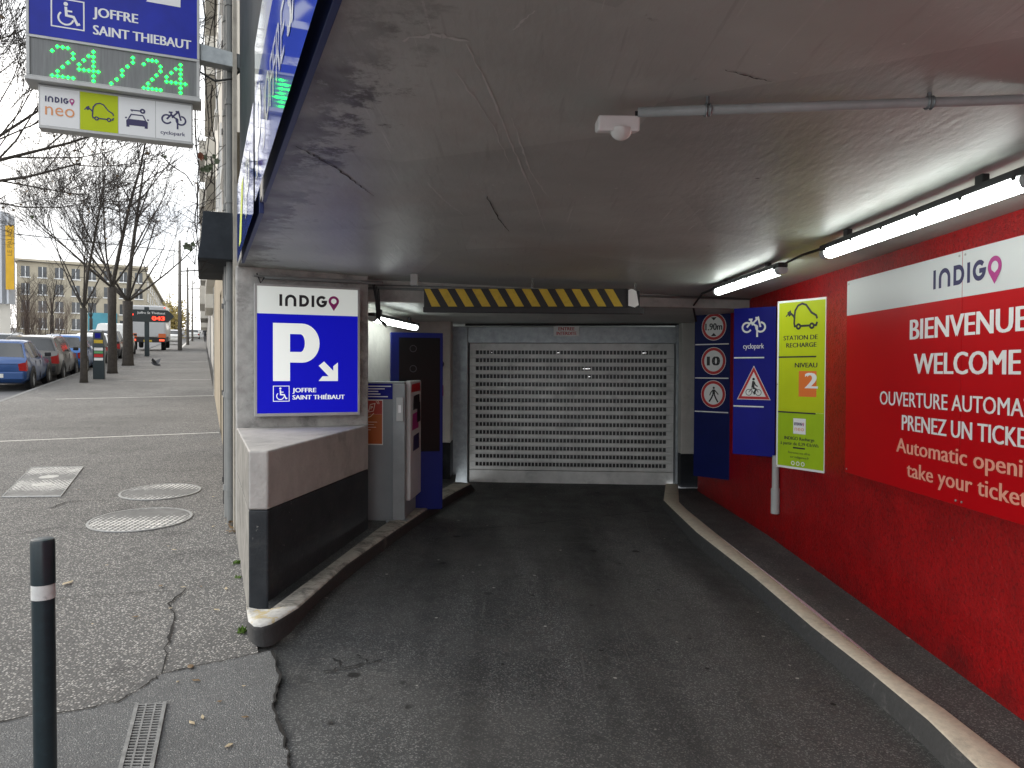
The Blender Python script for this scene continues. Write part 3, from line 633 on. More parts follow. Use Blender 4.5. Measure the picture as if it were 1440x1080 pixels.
mb = MB(); mb.box(c0-.002, c1+.122, 9.548, 9.75, 0, .438); mb.build('column_plinth', M_dark, bld, world=True, bevel=.012)
mb = MB(); mb.box(c1+.122, 2.75, 9.3, 9.75, -.2, 2.5); mb.build('back_wall', M_dark, bld, world=True)
mb = MB(); mb.box(-1.7, 2.8, 10.6, 10.7, -.3, 2.6); mb.build('back_wall', mat('dark_void', (.02, .02, .02), .9), bld, world=True)
# upper facade over the entrance
mb = MB(); q = [fac(-9.5, 0, -.02), fac(2.32, 0, -.02), fac(2.32, 0, -.02)+E*7, fac(-9.5, 0, -.02)+E*7]
mb.prism([lift(p, 2.76) for p in q], [lift(p, 14) for p in q]); mb.build('upper_facade', M_cladding, bld, world=True)
mb = MB(); q = [fac(-9.5, 0, -.001), fac(2.32, 0, -.001), fac(2.32, 0, -.001)+E*.25, fac(-9.5, 0, -.001)+E*.25]
mb.prism([lift(p, cz(p)+.004) for p in q], [lift(p, 2.755) for p in q]); mb.build('edge_beam', M_conc, bld, world=True)
# conduit along the top of the pier, small strip conduits on the beam
mb = MB(); n_ = -D
pA = A+n_*.03+E*.22; pB = B+n_*.03
mb.tube([lift(pA, 2.27), lift(pB, 2.27), lift(pB+E*.12, 2.27)], .016, 8); mb.build('conduit', M_pipe, bld, world=True, smooth=True)
mb = MB()
bx = lambda f: b0.lerp(b1, f)
mb.tube([lift(bx(.08), 2.245)-Vector((0, .03, 0)), lift(bx(.93), 2.225)-Vector((0, .03, 0))], .012, 6); mb.tube([lift(bx(.08), 2.275)-Vector((0, .02, 0)), lift(bx(.6), 2.27)-Vector((0, .02, 0)), lift(bx(.95), 2.262)-Vector((0, .02, 0))], .006, 5)
mb.build('conduit', M_pipe, bld, world=True, smooth=True)
mb = MB(); rr = random.Random(5)
for k in range(4):
    p = B+n_*.02+E*.03; mb.tube([lift(p+E*(.02*k), 2.28-.02*k)-Vector((0, .01*k, 0)), lift(p+E*(.03+.012*k), 2.12-.02*k), lift(p+E*(.02+.01*k), 1.97-.01*k)+Vector((.01, .05, 0)), lift(p+E*.08, 1.93-.01*k)+Vector((0, .25, .0))], .006, 5)
mb.build('cable', M_cable, bld, world=True, smooth=True); mb = MB(); mb.tube([lift(pA-E*.06, 2.30), lift(pA-E*.03, 2.22), lift(pA, 2.27)], .006, 5)
mb.build('cable', M_cable, bld, world=True, smooth=True)
# cracks, rack scratches and repair smears on the ceiling
def onceil(px, py):
    p = onz(px, py, C0)
    for _ in range(8): p = onz(px, py, cz(p))
    return p
def ceil_line(name, pix, wd, m, seed, amp=.012, dz=.003):
    rr = random.Random(seed); P = [onceil(*q) for q in pix]; F = []
    for a, b in zip(P[:-1], P[1:]):
        for k in range(9): F.append(a.lerp(b, k/9)+Vector((rr.uniform(-1, 1)*amp, rr.uniform(-1, 1)*amp, 0)))
    F.append(P[-1]); L = []
    for i, p in enumerate(F):
        d = F[min(i+1, len(F)-1)]-F[max(i-1, 0)]; n = Vector((-d.y, d.x, 0)).normalized()*wd*rr.uniform(.3, 1.3)*(.35+.65*math.sin(math.pi*(i+.6)/(len(F)+.2))); L.append([Vector((q.x, q.y, cz(q)-dz)) for q in (p-n, p+n)])
    mb = MB(); mb.grid(L); o = mb.build(name, m, bld, world=True); o.parent = bld; return o
M_ccr = mat('ceiling_crack', (.05, .045, .04), .9); M_csc = mat('ceiling_scratch', (.60, .605, .58), .6)
ceil_line('crack', [(412, 203), (440, 217), (470, 234), (500, 256), (526, 275)], .004, M_ccr, 1, .006)
ceil_line('crack', [(684, 275), (700, 305), (716, 325)], .003, M_ccr, 2, .004); ceil_line('crack', [(1020, 97), (1060, 108), (1085, 113)], .003, M_ccr, 9, .003)
ceil_line('scratch', [(656, 60), (690, 130), (720, 205), (745, 262), (768, 325)], .004, M_csc, 3, .003, .0024); ceil_line('scratch', [(720, 165), (735, 210), (745, 240), (772, 277)], .004, M_csc, 4, .003, .0027)
ceil_line('scratch', [(640, 100), (690, 170), (716, 228)], .003, M_csc, 5, .004, .0021); ceil_line('scratch', [(600, 255), (625, 282), (652, 302)], .005, M_csc, 6, .004, .0018); ceil_line('scratch', [(722, 42), (752, 14)], .004, M_csc, 7, .003, .0015)
ceil_line('scratch', [(570, 55), (620, 48), (660, 58)], .008, M_csc, 8, .012, .0012)
# ------------------------------------------------------------------ roller shutter
SL = at(660, 560, 10.0); u = Vector((1, -.07, 0)).normalized(); SM = frame((SL.x, 10.0, .0), u); SW = 2.735
sh = thing('roller_shutter', 'closed grey metal roller shutter with rows of small openings at the end of ramp', 'shutter', M=SM)
zb = (1.5-(679-520)/1040*9.98); zt = 1.5+(520-481)/1040*9.98; zbox = 1.5+(520-458.5)/1040*9.98
mb = MB(); mb.box(-.225, -.012, zb-.02, zbox, -.05, .09); mb.build('guide_post', M_galv, sh, bevel=.006)
mb = MB(); mb.box(SW+.012, SW+.15, zb-.02, zbox+.03, -.05, .09); mb.build('guide_post', M_galv, sh, bevel=.006)
mb = MB(); mb.box(-.01, SW+.01, zt, zbox, -.2, .10); mb.build('housing', M_galv, sh, bevel=.006)
mb = MB(); mb.tube([(-.05, zbox+.03, .06), (SW+.3, zbox+.035, .06)], .015, 6); mb.tube([(.3, zbox+.06, .08), (1.15, zbox+.055, .08)], .012, 6); mb.build('conduit', M_cable, sh)
rows_n = 15; y_top = 1.5+(520-490.5)/1040*9.98; y_bot = 1.5-(660-521)/1040*9.98; per = (y_top-y_bot)/rows_n
mb = MB(); mb.box(.005, SW-.005, y_top, zt, -.03, -.012)
hs = per*.54
for i in range(rows_n):
    a = y_top-i*per
    mb.box(.005, SW-.005, a-per+.003, a-hs, -.03, .0); mb.box(.005, SW-.005, a-per+.004, a-per+.014, .0, .006)   # solid slat with a lip
    mb.box(.005, .085, a-hs, a, -.03, -.004); mb.box(SW-.10, SW-.005, a-hs, a, -.03, -.004)
    nb = 54; x0, x1 = .085, SW-.10
    mb.box(x0, x1, a-hs, a-hs+.003, -.028, -.006); mb.box(x0, x1, a-.003, a, -.028, -.006)
    for k in range(1, nb): x = x0+(x1-x0)*k/nb; mb.box(x-.005, x+.005, a-hs+.003, a-.003, -.026, -.008)
mb.build('curtain', M_shut, sh)
mb = MB(); mb.box(.005, SW-.005, zb, y_bot-.002, -.03, .012); mb.box(.005, SW-.005, zb-.012, zb, -.03, .02); mb.build('bottom_rail', M_shut, sh, bevel=.004)
mb = MB(); mb.box(-.005, SW, zb-.02, zt+.1, -.16, -.15); mb.build('dark_backing', mat('garage_dark', (.012, .013, .013), .3), sh)  # near-black sheet standing in for the unlit garage behind the openings
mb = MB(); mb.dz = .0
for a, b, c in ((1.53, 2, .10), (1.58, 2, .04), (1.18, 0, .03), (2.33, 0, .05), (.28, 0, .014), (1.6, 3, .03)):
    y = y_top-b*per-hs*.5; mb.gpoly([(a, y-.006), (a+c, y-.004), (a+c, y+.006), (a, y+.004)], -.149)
mb.build('painted_glint', mat('glint', (.8, .8, .8), .3, emit=.6, ec=(1, 1, 1)), sh)  # glints painted as small glowing patches behind the slots
es = thing('sign', 'small white plate with red letters fixed above the shutter', 'sign', M=SM @ Matrix.Translation((1.135, 1.5+(520-471.5)/1040*9.98, .105)))
mb = MB(); mb.box(0, .34, 0, .135, 0, .006); mb.build('plate', M_wsign, es)
text(es, 'lettering', 'ENTREE', .065, .078, .042, .21, M_sred, .03, .007); text(es, 'lettering', 'INTERDITE', .04, .018, .042, .26, M_sred, .03, .007)
# ------------------------------------------------------------------ height bar
HY = 6.28
ha = at(596, 421, HY-.06); hb = at(899, 421, HY+.06); SMb = frame(ha, hb-ha); HW = (hb-ha).length
hbz = lambda y: (421-y)/1040*HY
bar = thing('height_bar', 'black and yellow striped height limit bar hanging on chains from ceiling', 'height barrier', M=SMb)
mb = MB(); mb.box(0, HW-.10, hbz(438), hbz(406), -.04, 0)
mb.hexa([Vector((HW-.10, hbz(438), -.04)), Vector((HW+.0, hbz(441), -.04)), Vector((HW+.0, hbz(441), .02)), Vector((HW-.10, hbz(438), 0))], [Vector((HW-.10, hbz(406), -.04)), Vector((HW, hbz(409), -.04)), Vector((HW, hbz(409), .02)), Vector((HW-.10, hbz(406), 0))])
mb.hexa([Vector((-.005, hbz(439), -.04)), Vector((HW+.03, hbz(442), -.04)), Vector((HW+.03, hbz(442), .035)), Vector((-.005, hbz(439), .025))], [Vector((-.005, hbz(432), -.04)), Vector((HW+.03, hbz(433), -.04)), Vector((HW+.03, hbz(433), .035)), Vector((-.005, hbz(432), .025))])
mb.build('board', mat('hazard_black', (.012, .012, .013), .5, var=.2, vs_=20), bar, bevel=.003)
mb = MB(); mb.dz = .001; n_s = 13; pw = HW/n_s; y0, y1 = hbz(431), hbz(406.4)
for k in range(n_s):
    x = k*pw-.02; q = [(x+.085, y0), (x+.085+pw*.52, y0), (x+pw*.52, y1), (x, y1)]; q = [(max(.004, min(HW-.105, a)), b) for a, b in q]
    if k < n_s-1: mb.gpoly(q)
mb.build('stripes', M_yel, bar)
mb = MB(); mb.dz = .004; mb.gpoly([(HW-.10, y0+.005), (HW-.045, y0-.01), (HW-.01, y0+.01), (HW-.03, y1-.02), (HW-.07, y1-.0), (HW-.10, y1-.01)]); mb.build('worn_tape', M_wsign, bar, M=Matrix.Translation((0, 0, .018)))
def chain(p, q, r=.008, n=None):
    mb = MB(); p, q = Vector(p), Vector(q); L = (q-p).length; n = n or max(2, int(L/.03)); d = (q-p)/n
    for i in range(n):
        c = p+d*(i+.5); a = Vector((1, 0, 0)) if i % 2 else Vector((0, 0, 1)); dn = d.normalized(); h = d.length*.62
        pts = [c+dn*h*math.sin(t)+a*r*math.cos(t) for t in [2*math.pi*k/10 for k in range(11)]]; mb.tube(pts, r*.28, 4, False)
    return mb
ctop = hbz(386.5)
for x, dx in ((.02, -.08), (HW*.5, 0), (HW-.04, .03)): chain((x, hbz(408), -.01), (x+dx, ctop, -.02)).build('chain', M_iron, bar)
mb = MB(); mb.box(-.11, -.05, ctop-.09, ctop+.01, -.06, .0); mb.build('junction_box', M_lgrey, bar, bevel=.005)
# ------------------------------------------------------------------ fluorescent lamps
def lamp(label, p, q, w_=.10, drop=.1, group='fluorescent tube lamps on the ceiling'):
    p, q = Vector(p), Vector(q); d = (q-p); L = d.length; d.normalize(); side = d.cross(Z).normalized(); up = side.cross(d)
    Mx = Matrix(((d.x, side.x, up.x, p.x), (d.y, side.y, up.y, p.y), (d.z, side.z, up.z, p.z), (0, 0, 0, 1)))
    t = thing('fluorescent_lamp', label, 'lamp', M=Mx, group=group); h = w_/2
    mb = MB(); mb.box(0, L, -h*.9, h*.9, h*.5, h*1.35)
    for k in range(6):
        x = L*(.05+.18*k); mb.box(x-.012, x+.012, -h*1.12, h*1.12, h*.2, h*.75)
    mb.box(L*.15, L*.15+.05, -.015, .015, h*1.35, drop); mb.box(L*.8, L*.8+.05, -.015, .015, h*1.35, drop); mb.build('housing', mat('lamp_housing', (.03, .03, .032), .5), t, bevel=.004)
    prof = [(-h, h*.5), (-h, -h*.1), (-h*.75, -h*.62), (-h*.25, -h*.85), (h*.25, -h*.85), (h*.75, -h*.62), (h, -h*.1), (h, h*.5)]
    e = .07; mb = MB(); mb.prism([(e, a, b) for a, b in prof], [(L-e, a, b) for a, b in prof]); mb.build('diffuser', M_tube, t)
    for a, b in ((0, e-.001), (L-e+.001, L)):
        mb = MB(); mb.prism([(a, y*1.02, z*1.02) for y, z in prof], [(b, y*1.02, z*1.02) for y, z in prof]); mb.build('end_cap', M_lens, t, bevel=.01)
    return t
z1 = 2.185
l1 = lamp('long glowing tube lamp nearest the viewer above the big red sign', (1.81, 4.30, z1), (1.835, 2.58, z1), .074, .09)
l2 = lamp('glowing tube lamp farther inside above the lime green panel', (1.745, 6.35, z1), (1.80, 4.93, z1), .072, .09)
l3 = lamp('glowing tube lamp behind the concrete pier, over the blue totem', at(522, 447, 6.95), at(586, 461, 8.35), .075, .1)
mb = MB(); mb.tube([(1.81, 4.93, 2.225), (1.8, 4.6, 2.23), (1.81, 4.30, 2.225)], .008, 6); mb.tube([(1.835, 2.58, 2.22), (1.85, 1.6, 2.24)], .02, 8)
mb.tube([(1.745, 6.35, 2.225), (1.74, 6.8, 2.22), (1.78, 7.3, 2.15), (1.82, 7.33, 2.0)], .01, 6)
tag(mb.build('lamp_cable', M_cable, smooth=True), 'black cable run linking the tube lamps along the right side ceiling', 'cable')
# ------------------------------------------------------------------ motion sensor and conduit on the ceiling
sp = onz(869, 160, cz((.33, 2.3))-.04)
mo = thing('motion_sensor', 'white motion sensor with clear dome on the grey ceiling', 'sensor', (sp.x, sp.y, cz(sp)), R(2))
sw = .128
mb = MB(); mb.prism([(-sw/2, -.02, -.10), (sw/2, -.02, -.10), (sw/2, .05, -.085), (-sw/2, .05, -.085)], [(-sw/2, -.028, -.053), (sw/2, -.028, -.053), (sw/2, .05, -.053), (-sw/2, .05, -.053)]); mb.build('body', M_wplas, mo, bevel=.006)
mb = MB(); mb.lathe([(.001, -.034)]+[(.034*math.sin(R(a)), -.034*math.cos(R(a))) for a in range(10, 100, 10)], 20, (.01, .0, -.088)); mb.build('dome', mat('dome', (.75, .75, .72), .2), mo, smooth=True)
mb = MB(); mb.box(sw/2-.016, sw/2-.008, -.026, -.0235, -.06, -.04); mb.build('vent', M_blk, mo)
ca = onz(897, 158, cz(sp)-.045); cb = onz(1440, 140, cz(sp)-.05); dcb = cb-ca
mb = MB(); mb.tube([ca, ca+dcb*.5, cb, ca+dcb*1.5, ca+dcb*1.68], .0145, 12); mb.tube([ca+dcb*1.68, ca+dcb*1.7-Z*.02, ca+dcb*1.7-Z*.3], .0125, 12)
cnd = thing('conduit_pipe', 'grey conduit pipe running across the ceiling from the motion sensor', 'pipe', ca)
mb.build('tube', mat('ceiling_conduit', (.42, .44, .44), .4, var=.12, vs_=12), cnd, smooth=True, world=True)
for px in (1000, 1313):
    f = (px-897)/543; p = ca+dcb*f; mb = MB(); k = dcb.normalized()
    for s_ in (-1, 1): mb.tube([p+k*.006*s_+Vector((0, .017*math.cos(a), .017*math.sin(a))) for a in [2*math.pi*j/12 for j in range(13)]], .004, 5)
    mb.tube([p+Z*.014, p+Z*.055], .006, 6); mb.box(p.x-.012, p.x+.012, p.y+.012, p.y+.03, p.z-.006, p.z+.006); mb.build('clamp', M_galv, cnd, world=True)
# ------------------------------------------------------------------ left lit P sign
PN = -D
pA_ = A+PN*.10
c00 = onp(358, 586, pA_, PN); c10 = onp(506, 582, pA_, PN); c01 = onp(358, 398, pA_, PN)
PW = (Vector((c10.x, c10.y, 0))-Vector((c00.x, c00.y, 0))).length; PH = c01.z-c00.z
def parking_board(t, w_, h_, dep, mb_blue, mb_white, mb_band, spell, with_top=True):
    """white brand band, big P, arrow down right, wheelchair square and place name, in a box w_ x h_ (x right, y up)"""
    f = .018*w_/.8
    mb = MB(); mb.box(0, w_, 0, h_, -dep, -.012); mb.build('case', M_alu, t, bevel=.004)
    mb = MB()
    for a in ((0, w_, 0, f*1.3), (0, w_, h_-f, h_), (0, f, f*1.3, h_-f), (w_-f, w_, f*1.3, h_-f)): mb.box(a[0], a[1], a[2], a[3], -.0115, .006)
    mb.build('frame', M_alu, t, bevel=.002)
    x0, x1, y0, y1 = f, w_-f, f*1.3, h_-f; iw, ih = x1-x0, y1-y0; bb = y0+ih*.785
    mb = MB(); mb.dz = .0005; mb.grect(x0, y0, x1, bb); mb.build('blue_face', mb_blue, t)
    mb = MB(); mb.dz = .0005; mb.grect(x0, bb, x1, y1); mb.build('brand_band', mb_band, t)
    X = lambda u_: x0+u_*iw; Y = lambda v_: y1-v_*ih
    mb = MB(); mb.dz = .002; logo(mb, X(.214), Y(.152), ih*.092, iw*.592); mb.build('brand_lettering', [M_ink, M_mag], t)
    gfx(t, 'parking_letter', mb_white, lambda m: P_letter(m, X(.152), Y(.745), iw*.457, ih*.458))
    gfx(t, 'arrow', mb_white, lambda m: ic_arrow(m, X(.60), Y(.745), iw*.195))
    gfx(t, 'wheelchair_symbol', mb_white, lambda m: ic_wheelchair(m, X(.155), Y(.905), iw*.153))
    text(t, 'lettering', 'JOFFRE', X(.342), Y(.835), ih*.034, iw*.232, mb_white, .035)
    text(t, 'lettering', 'SAINT '+spell, X(.342), Y(.892), ih*.034, iw*.522, mb_white, .035)
ps = thing('parking_sign', 'lit blue parking sign with large white P and arrow on the concrete pier', 'sign', M=frame(c00, E))
parking_board(ps, PW, PH, .095, M_blueE, M_whiteE, M_whiteB, 'THIÉBAUT')
mb = MB()
mb.box(.0, PW+.02, PH+.06, PH+.075, -.08, -.055)
mb.build('cable_tray', M_pipe, ps)
# ------------------------------------------------------------------ projecting sign with LED counter
UP = O + D*2.42; un = -D
UP = Vector((-2.36, 6.30, 0))
q0 = onp(37, 106, UP, un); q1 = onp(281, 139, UP, un)
ex = lambda p: (Vector((p.x, p.y, 0))-Vector((q0.x, q0.y, 0))).dot(E)
UW = ex(q1); zf = q0.z
us = thing('parking_sign', 'projecting blue parking sign with green LED counter above the pavement', 'sign', M=frame((q0.x, q0.y, zf), E))
zy = lambda px, py: onp(px, py, UP, un).z-zf
ledh = .5*(zy(40, 52)+zy(279, 80)); DEP = .22
mb = MB(); mb.box(-.012, UW+.012, -.03, 0, -DEP-.01, .015); mb.build('bottom_frame', M_alu, us, bevel=.005)
mb = MB(); mb.box(0, UW, 0.001, ledh, -DEP, -.008); mb.build('display_case', M_alu, us, bevel=.004)
mb = MB(); mb.dz = -.004; mb.grect(.025, .012, UW-.025, ledh-.02); mb.build('display', M_displ, us)
mb = MB()
for a in ((0, UW, 0.001, .011, ), (0, UW, ledh-.02, ledh), (0, .024, .012, ledh-.021), (UW-.024, UW, .012, ledh-.021)): mb.box(a[0], a[1], a[2], a[3], -.0075, .008)
mb.build('frame', M_alu, us, bevel=.002)
DG = {'2': ['01110', '10001', '00001', '00010', '00100', '01000', '11111'], '4': ['00010', '00110', '01010', '10010', '11111', '00010', '00010'], '/': ['00001', '00001', '00010', '00100', '00100', '01000', '10000']}
for ch, f0, f1 in (('2', .14, .255), ('4', .288, .396), ('/', .47, .596), ('2', .66, .76), ('4', .796, .91)):
    mb = MB(); mb.dz = .0005; P5 = DG[ch]; px_ = (f1-f0)*UW/4; py_ = ledh*.79/6.6
    for r_, line in enumerate(P5):
        for c_, b_ in enumerate(line):
            if b_ == '1':
                x, y = f0*UW+c_*px_, ledh*.80-r_*py_; mb.grect(x-.0125, y-.0035, x+.0125, y+.0035); mb.grect(x-.0035, y-.0125, x+.0035, y+.0125); mb.gdisc(x, y, .007, 8)
    mb.build('led_character', M_led, us)
ush = UW*1.30
f = .02
mb = MB(); mb.box(0, UW, ledh+.002, ledh+ush, -DEP, -.012); mb.build('case', M_alu, us, bevel=.004)
mb = MB()
for a in ((0, f, ledh+.002, ledh+ush), (UW-f, UW, ledh+.002, ledh+ush), (f, UW-f, ledh+ush-f, ledh+ush)): mb.box(a[0], a[1], a[2], a[3], -.0115, .006)
mb.build('frame', M_alu, us, bevel=.002)
x0, x1, y0, y1 = f, UW-f, ledh+.004, ledh+ush-f; iw, ih = x1-x0, y1-y0; bb = y0+ih*.785
mb = MB(); mb.dz = .0005; mb.grect(x0, y0, x1, bb); mb.build('blue_face', M_bluesun, us)
mb = MB(); mb.dz = .0005; mb.grect(x0, bb, x1, y1); mb.build('brand_band', M_wsign, us)
X = lambda u_: x0+u_*iw; Yv = lambda v_: y1-v_*ih
mb = MB(); mb.dz = .002; logo(mb, X(.214), Yv(.152), ih*.092, iw*.592); mb.build('brand_lettering', [M_ink, M_mag], us)
gfx(us, 'parking_letter', M_wsign, lambda m: P_letter(m, X(.152), Yv(.735), iw*.457, ih*.448))
gfx(us, 'arrow', M_wsign, lambda m: ic_arrow(m, X(.68), Yv(.745), iw*.215))
gfx(us, 'wheelchair_symbol', M_wsign, lambda m: ic_wheelchair(m, X(.125), Yv(.945), iw*.185))
text(us, 'lettering', 'JOFFRE', X(.365), Yv(.865), ih*.046, iw*.265, M_wsign, .035)
text(us, 'lettering', 'SAINT THIEBAUT', X(.365), Yv(.955), ih*.046, iw*.595, M_wsign, .035)
# lower plate with the four services
g0 = onp(52, 176, UP, un); g1 = onp(270, 150, UP, un); gx0 = ex(g0); gx1 = ex(g1)+.005; gy0 = g0.z-zf
lp = us
mb = MB(); mb.box(gx0, gx1, gy0, -.032, -.18, -.056); mb.build('service_plate', M_alu, lp, bevel=.003)
gw = (gx1-gx0-.02); cw = gw/4; gy1 = -.05; px0 = gx0+.01; by = gy0+.022; ch_ = gy1-by
for i, mt in enumerate((M_wsign, M_lime, M_wsign, M_wsign)):
    mb = MB(); mb.dz = -.055+.0002*i; mb.grect(px0+i*cw+.002, by, px0+(i+1)*cw-.002, gy1); mb.build('service_tile', mt, lp)
mb = MB(); mb.dz = -.053; logo(mb, px0+cw*.13, by+ch_*.62, ch_*.15, cw*.74); mb.build('service_lettering', [M_inkN, M_mag], lp)
text(lp, 'service_lettering', 'neo', px0+cw*.13, by+ch_*.28, ch_*.33, cw*.74, M_neo, .0, -.053)
gfx(lp, 'electric_car_symbol', M_inkN, lambda m: ic_ev(m, px0+cw*1.1, by+ch_*.24, cw*.8), -.053)
gfx(lp, 'car_key_symbol', M_inkN, lambda m: ic_car(m, px0+cw*2.16, by+ch_*.14, cw*.68), -.053)
gfx(lp, 'bicycle_symbol', M_inkN, lambda m: ic_bike(m, px0+cw*3.16, by+ch_*.24, cw*.68), -.053)
text(lp, 'service_lettering', 'cyclopark', px0+cw*3.14, by+ch_*.13, ch_*.10, cw*.68, M_inkN, .015, -.053)
# bracket arm back to the wall
k0 = onp(283, 62, UP, un).z-zf; k1 = onp(300, 84, UP, un).z-zf
mb = MB(); mb.prism([(UW, k1-.0, -.17), (UW+.33, k1-.02, -.17), (UW+.33, k1+.10, -.17), (UW, k1+.14, -.17)], [(UW, k1, -.05), (UW+.33, k1-.02, -.05), (UW+.33, k1+.10, -.05), (UW, k1+.14, -.05)]); mb.build('bracket', M_galv, us, bevel=.004)
mb = MB(); mb.tube([(UW, k1-.08, -.1), (UW+.12, k1-.14, -.1), (UW+.25, k1-.10, -.1), (UW+.33, k1-.01, -.1)], .009, 6); mb.build('cable', M_cable, us, smooth=True)
# ------------------------------------------------------------------ fascia signs over the entrance edge
def fascia(label, s0, s1, z0, z1_, out, body):
    p0 = fac(s0, z0, out); L = s0-s1
    t = thing('fascia_sign', label, 'sign', M=frame(p0, -D), group=None); body(t, L, z1_-z0); return t
M_gloss = mat('glossy_blue', (.02, .055, .36), .05, spec=.9, var=.1, vs_=3); M_glossw = mat('glossy_white', (.72, .75, .72), .06, spec=.8); M_side = mat('fascia_frame', (.02, .035, .13), .45)
def fb1(t, L, H):
    mb = MB(); mb.box(0, L, 0, H, -.03, -.053); mb.build('case', M_side, t, bevel=.002)
    mb = MB(); mb.dz = -.002; mb.grect(0, 0, L, H); mb.build('panel', M_gloss, t)
    gfx(t, 'parking_letter', M_glossw, lambda m: P_letter(m, L*.62, H*.18, L*.22, H*.6), .0)
    gfx(t, 'stripe', M_lime, lambda m: m.gpoly([(L*.18, H*.12), (L*.34, H*.1), (L*.5, H*.75), (L*.36, H*.75)]), .0)
def fb2(t, L, H):
    mb = MB(); mb.box(0, L, -.0, H, -.034, -.053); mb.build('case', M_side, t, bevel=.002)
    mb = MB(); mb.dz = -.002; mb.grect(0, 0, L, H*.70); mb.build('panel', M_gloss, t)
    mb = MB(); mb.dz = -.002; mb.grect(0, H*.70, L, H); mb.build('brand_band', M_glossw, t)
    gfx(t, 'parking_letter', M_glossw, lambda m: P_letter(m, .12, H*.10, .30, H*.52), .0)
    text(t, 'lettering', 'JOFFRE SAINT THIÉBAUT', .56, H*.22, H*.24, 3.0, M_glossw, .02, .0)
fascia('smaller blue fascia sign with yellow stripe at the far end of overhang', st(Vector((-2.05, 5.55, 0)))[0], st(Vector((-1.3, 3.78, 0)))[0], 2.30, 2.86, .032, fb1)
fascia('long glossy blue fascia sign with white top band over the entrance edge', st(Vector((-1.2, 3.62, 0)))[0], st(Vector((-1.2, 3.62, 0)))[0]-4.6, 2.315, 3.06, .036, fb2)
# ------------------------------------------------------------------ dark housing box and pipes on the facade
mb = MB(); s0 = st(Vector((-2.37, 6.35, 0)))[0]
def fo(s_, out, z): p = O+D*s_-E*out; return Vector((p.x, p.y, z))
zt_, zm_, zb_ = 2.84, 2.60, 2.44
mb.prism([fo(s0, 0.001, zb_), fo(s0, .31, zb_), fo(s0, .285, zm_), fo(s0, .265, zt_), fo(s0, .001, zt_)], [fo(s0+1.6, 0.001, zb_), fo(s0+1.6, .31, zb_), fo(s0+1.6, .285, zm_), fo(s0+1.6, .265, zt_), fo(s0+1.6, .001, zt_)])
aw = mb.build('awning_box', M_cladding, bevel=.008); tag(aw, 'dark metal awning box fixed to the facade above the pavement', 'awning box')
fs = thing('street_building', 'beige rendered building with door recess along the pavement beside the car park', 'building', fo(3, 0, 0))
mb = MB()
def fwall(mb, s0, s1, z0, z1_, o0, o1):       # slab standing on the facade line, o = how far out
    mb.hexa([fo(s0, o0, z0), fo(s0, o1, z0), fo(s1, o1, z0), fo(s1, o0, z0)], [fo(s0, o0, z1_), fo(s0, o1, z1_), fo(s1, o1, z1_), fo(s1, o0, z1_)])
S0 = 2.70
for a, b in ((S0, 6.2), (7.4, 8.1), (9.2, 16.0)): fwall(mb, a, b, -.2, 3.6, -.35, 0)
fwall(mb, 6.2, 7.4, 2.35, 3.6, -.35, 0); fwall(mb, 8.1, 9.2, 2.75, 3.6, -.35, 0)
mb.build('wall', M_beige, fs, world=True)
mb = MB(); fwall(mb, 6.2, 7.4, 0, 2.35, -.3, -.22); mb.build('door', mat('brown_door', (.12, .08, .05), .5), fs, world=True)
mb = MB(); fwall(mb, 8.1, 9.2, 0, 2.75, -.3, -.22); mb.build('door', M_cladding, fs, world=True)
mb = MB(); fwall(mb, 16.0, 16.4, .3, 3.6, -6, .02); mb.build('pilaster', M_conc, fs, world=True)
mb = MB(); fwall(mb, S0, 16.4, 3.61, 9.5, -6, -.05); mb.build('upper_wall', M_pale, fs, world=True)
for k in range(4):
    for l in range(2):
        mb = MB(); a = 4.0+k*3.0; z = 4.4+l*2.7; fwall(mb, a, a+1.1, z, z+1.5, -.06, -.045); wd_ = mb.build('window', M_glassw, fs, world=True)
        mb = MB(); fwall(mb, a-.08, a+1.18, z-.08, z, -.06, .02); fwall(mb, a-.08, a, z+.001, z+1.5, -.06, -.02); fwall(mb, a+1.1, a+1.18, z+.001, z+1.5, -.06, -.02); o = mb.build('frame', M_wsign, fs, world=True); o.parent = wd_
for lab, s_, r_, m_, zt2 in (('black drainpipe on the facade corner beside the pier', 3.5, .04, M_cable, 12), ('grey ribbed drainpipe next to the concrete pier', 2.95, .042, M_pipe, 12), ('thin grey conduit between the grey drainpipe and the pier', 2.62, .03, M_pipe, 12)):
    mb = MB(); p = fo(s_, .05, 0); mb.tube([lift(p, gz(p)), lift(p, zt2)], r_, 12)
    k = 0
    while .4+k*.85 < zt2-.3: mb.tube([lift(p, .4+k*.85), lift(p, .45+k*.85)], r_*1.25, 12); k += 1
    tag(mb.build('drainpipe', m_, smooth=40), lab, 'pipe')
mb = MB(); q = [fo(2.36, .0, 0), fo(2.36, .03, 0), fo(2.52, .03, 0), fo(2.52, .0, 0)]
mb.prism([lift(p, .05) for p in q], [lift(p, 12) for p in q]); tag(mb.build('corner_trim', mat('pale_trim', (.36, .33, .28), .7, var=.2, vs_=8, dirt=.6, ds=5, dc=.4)), 'slim metal corner trim running up the facade edge', 'trim')
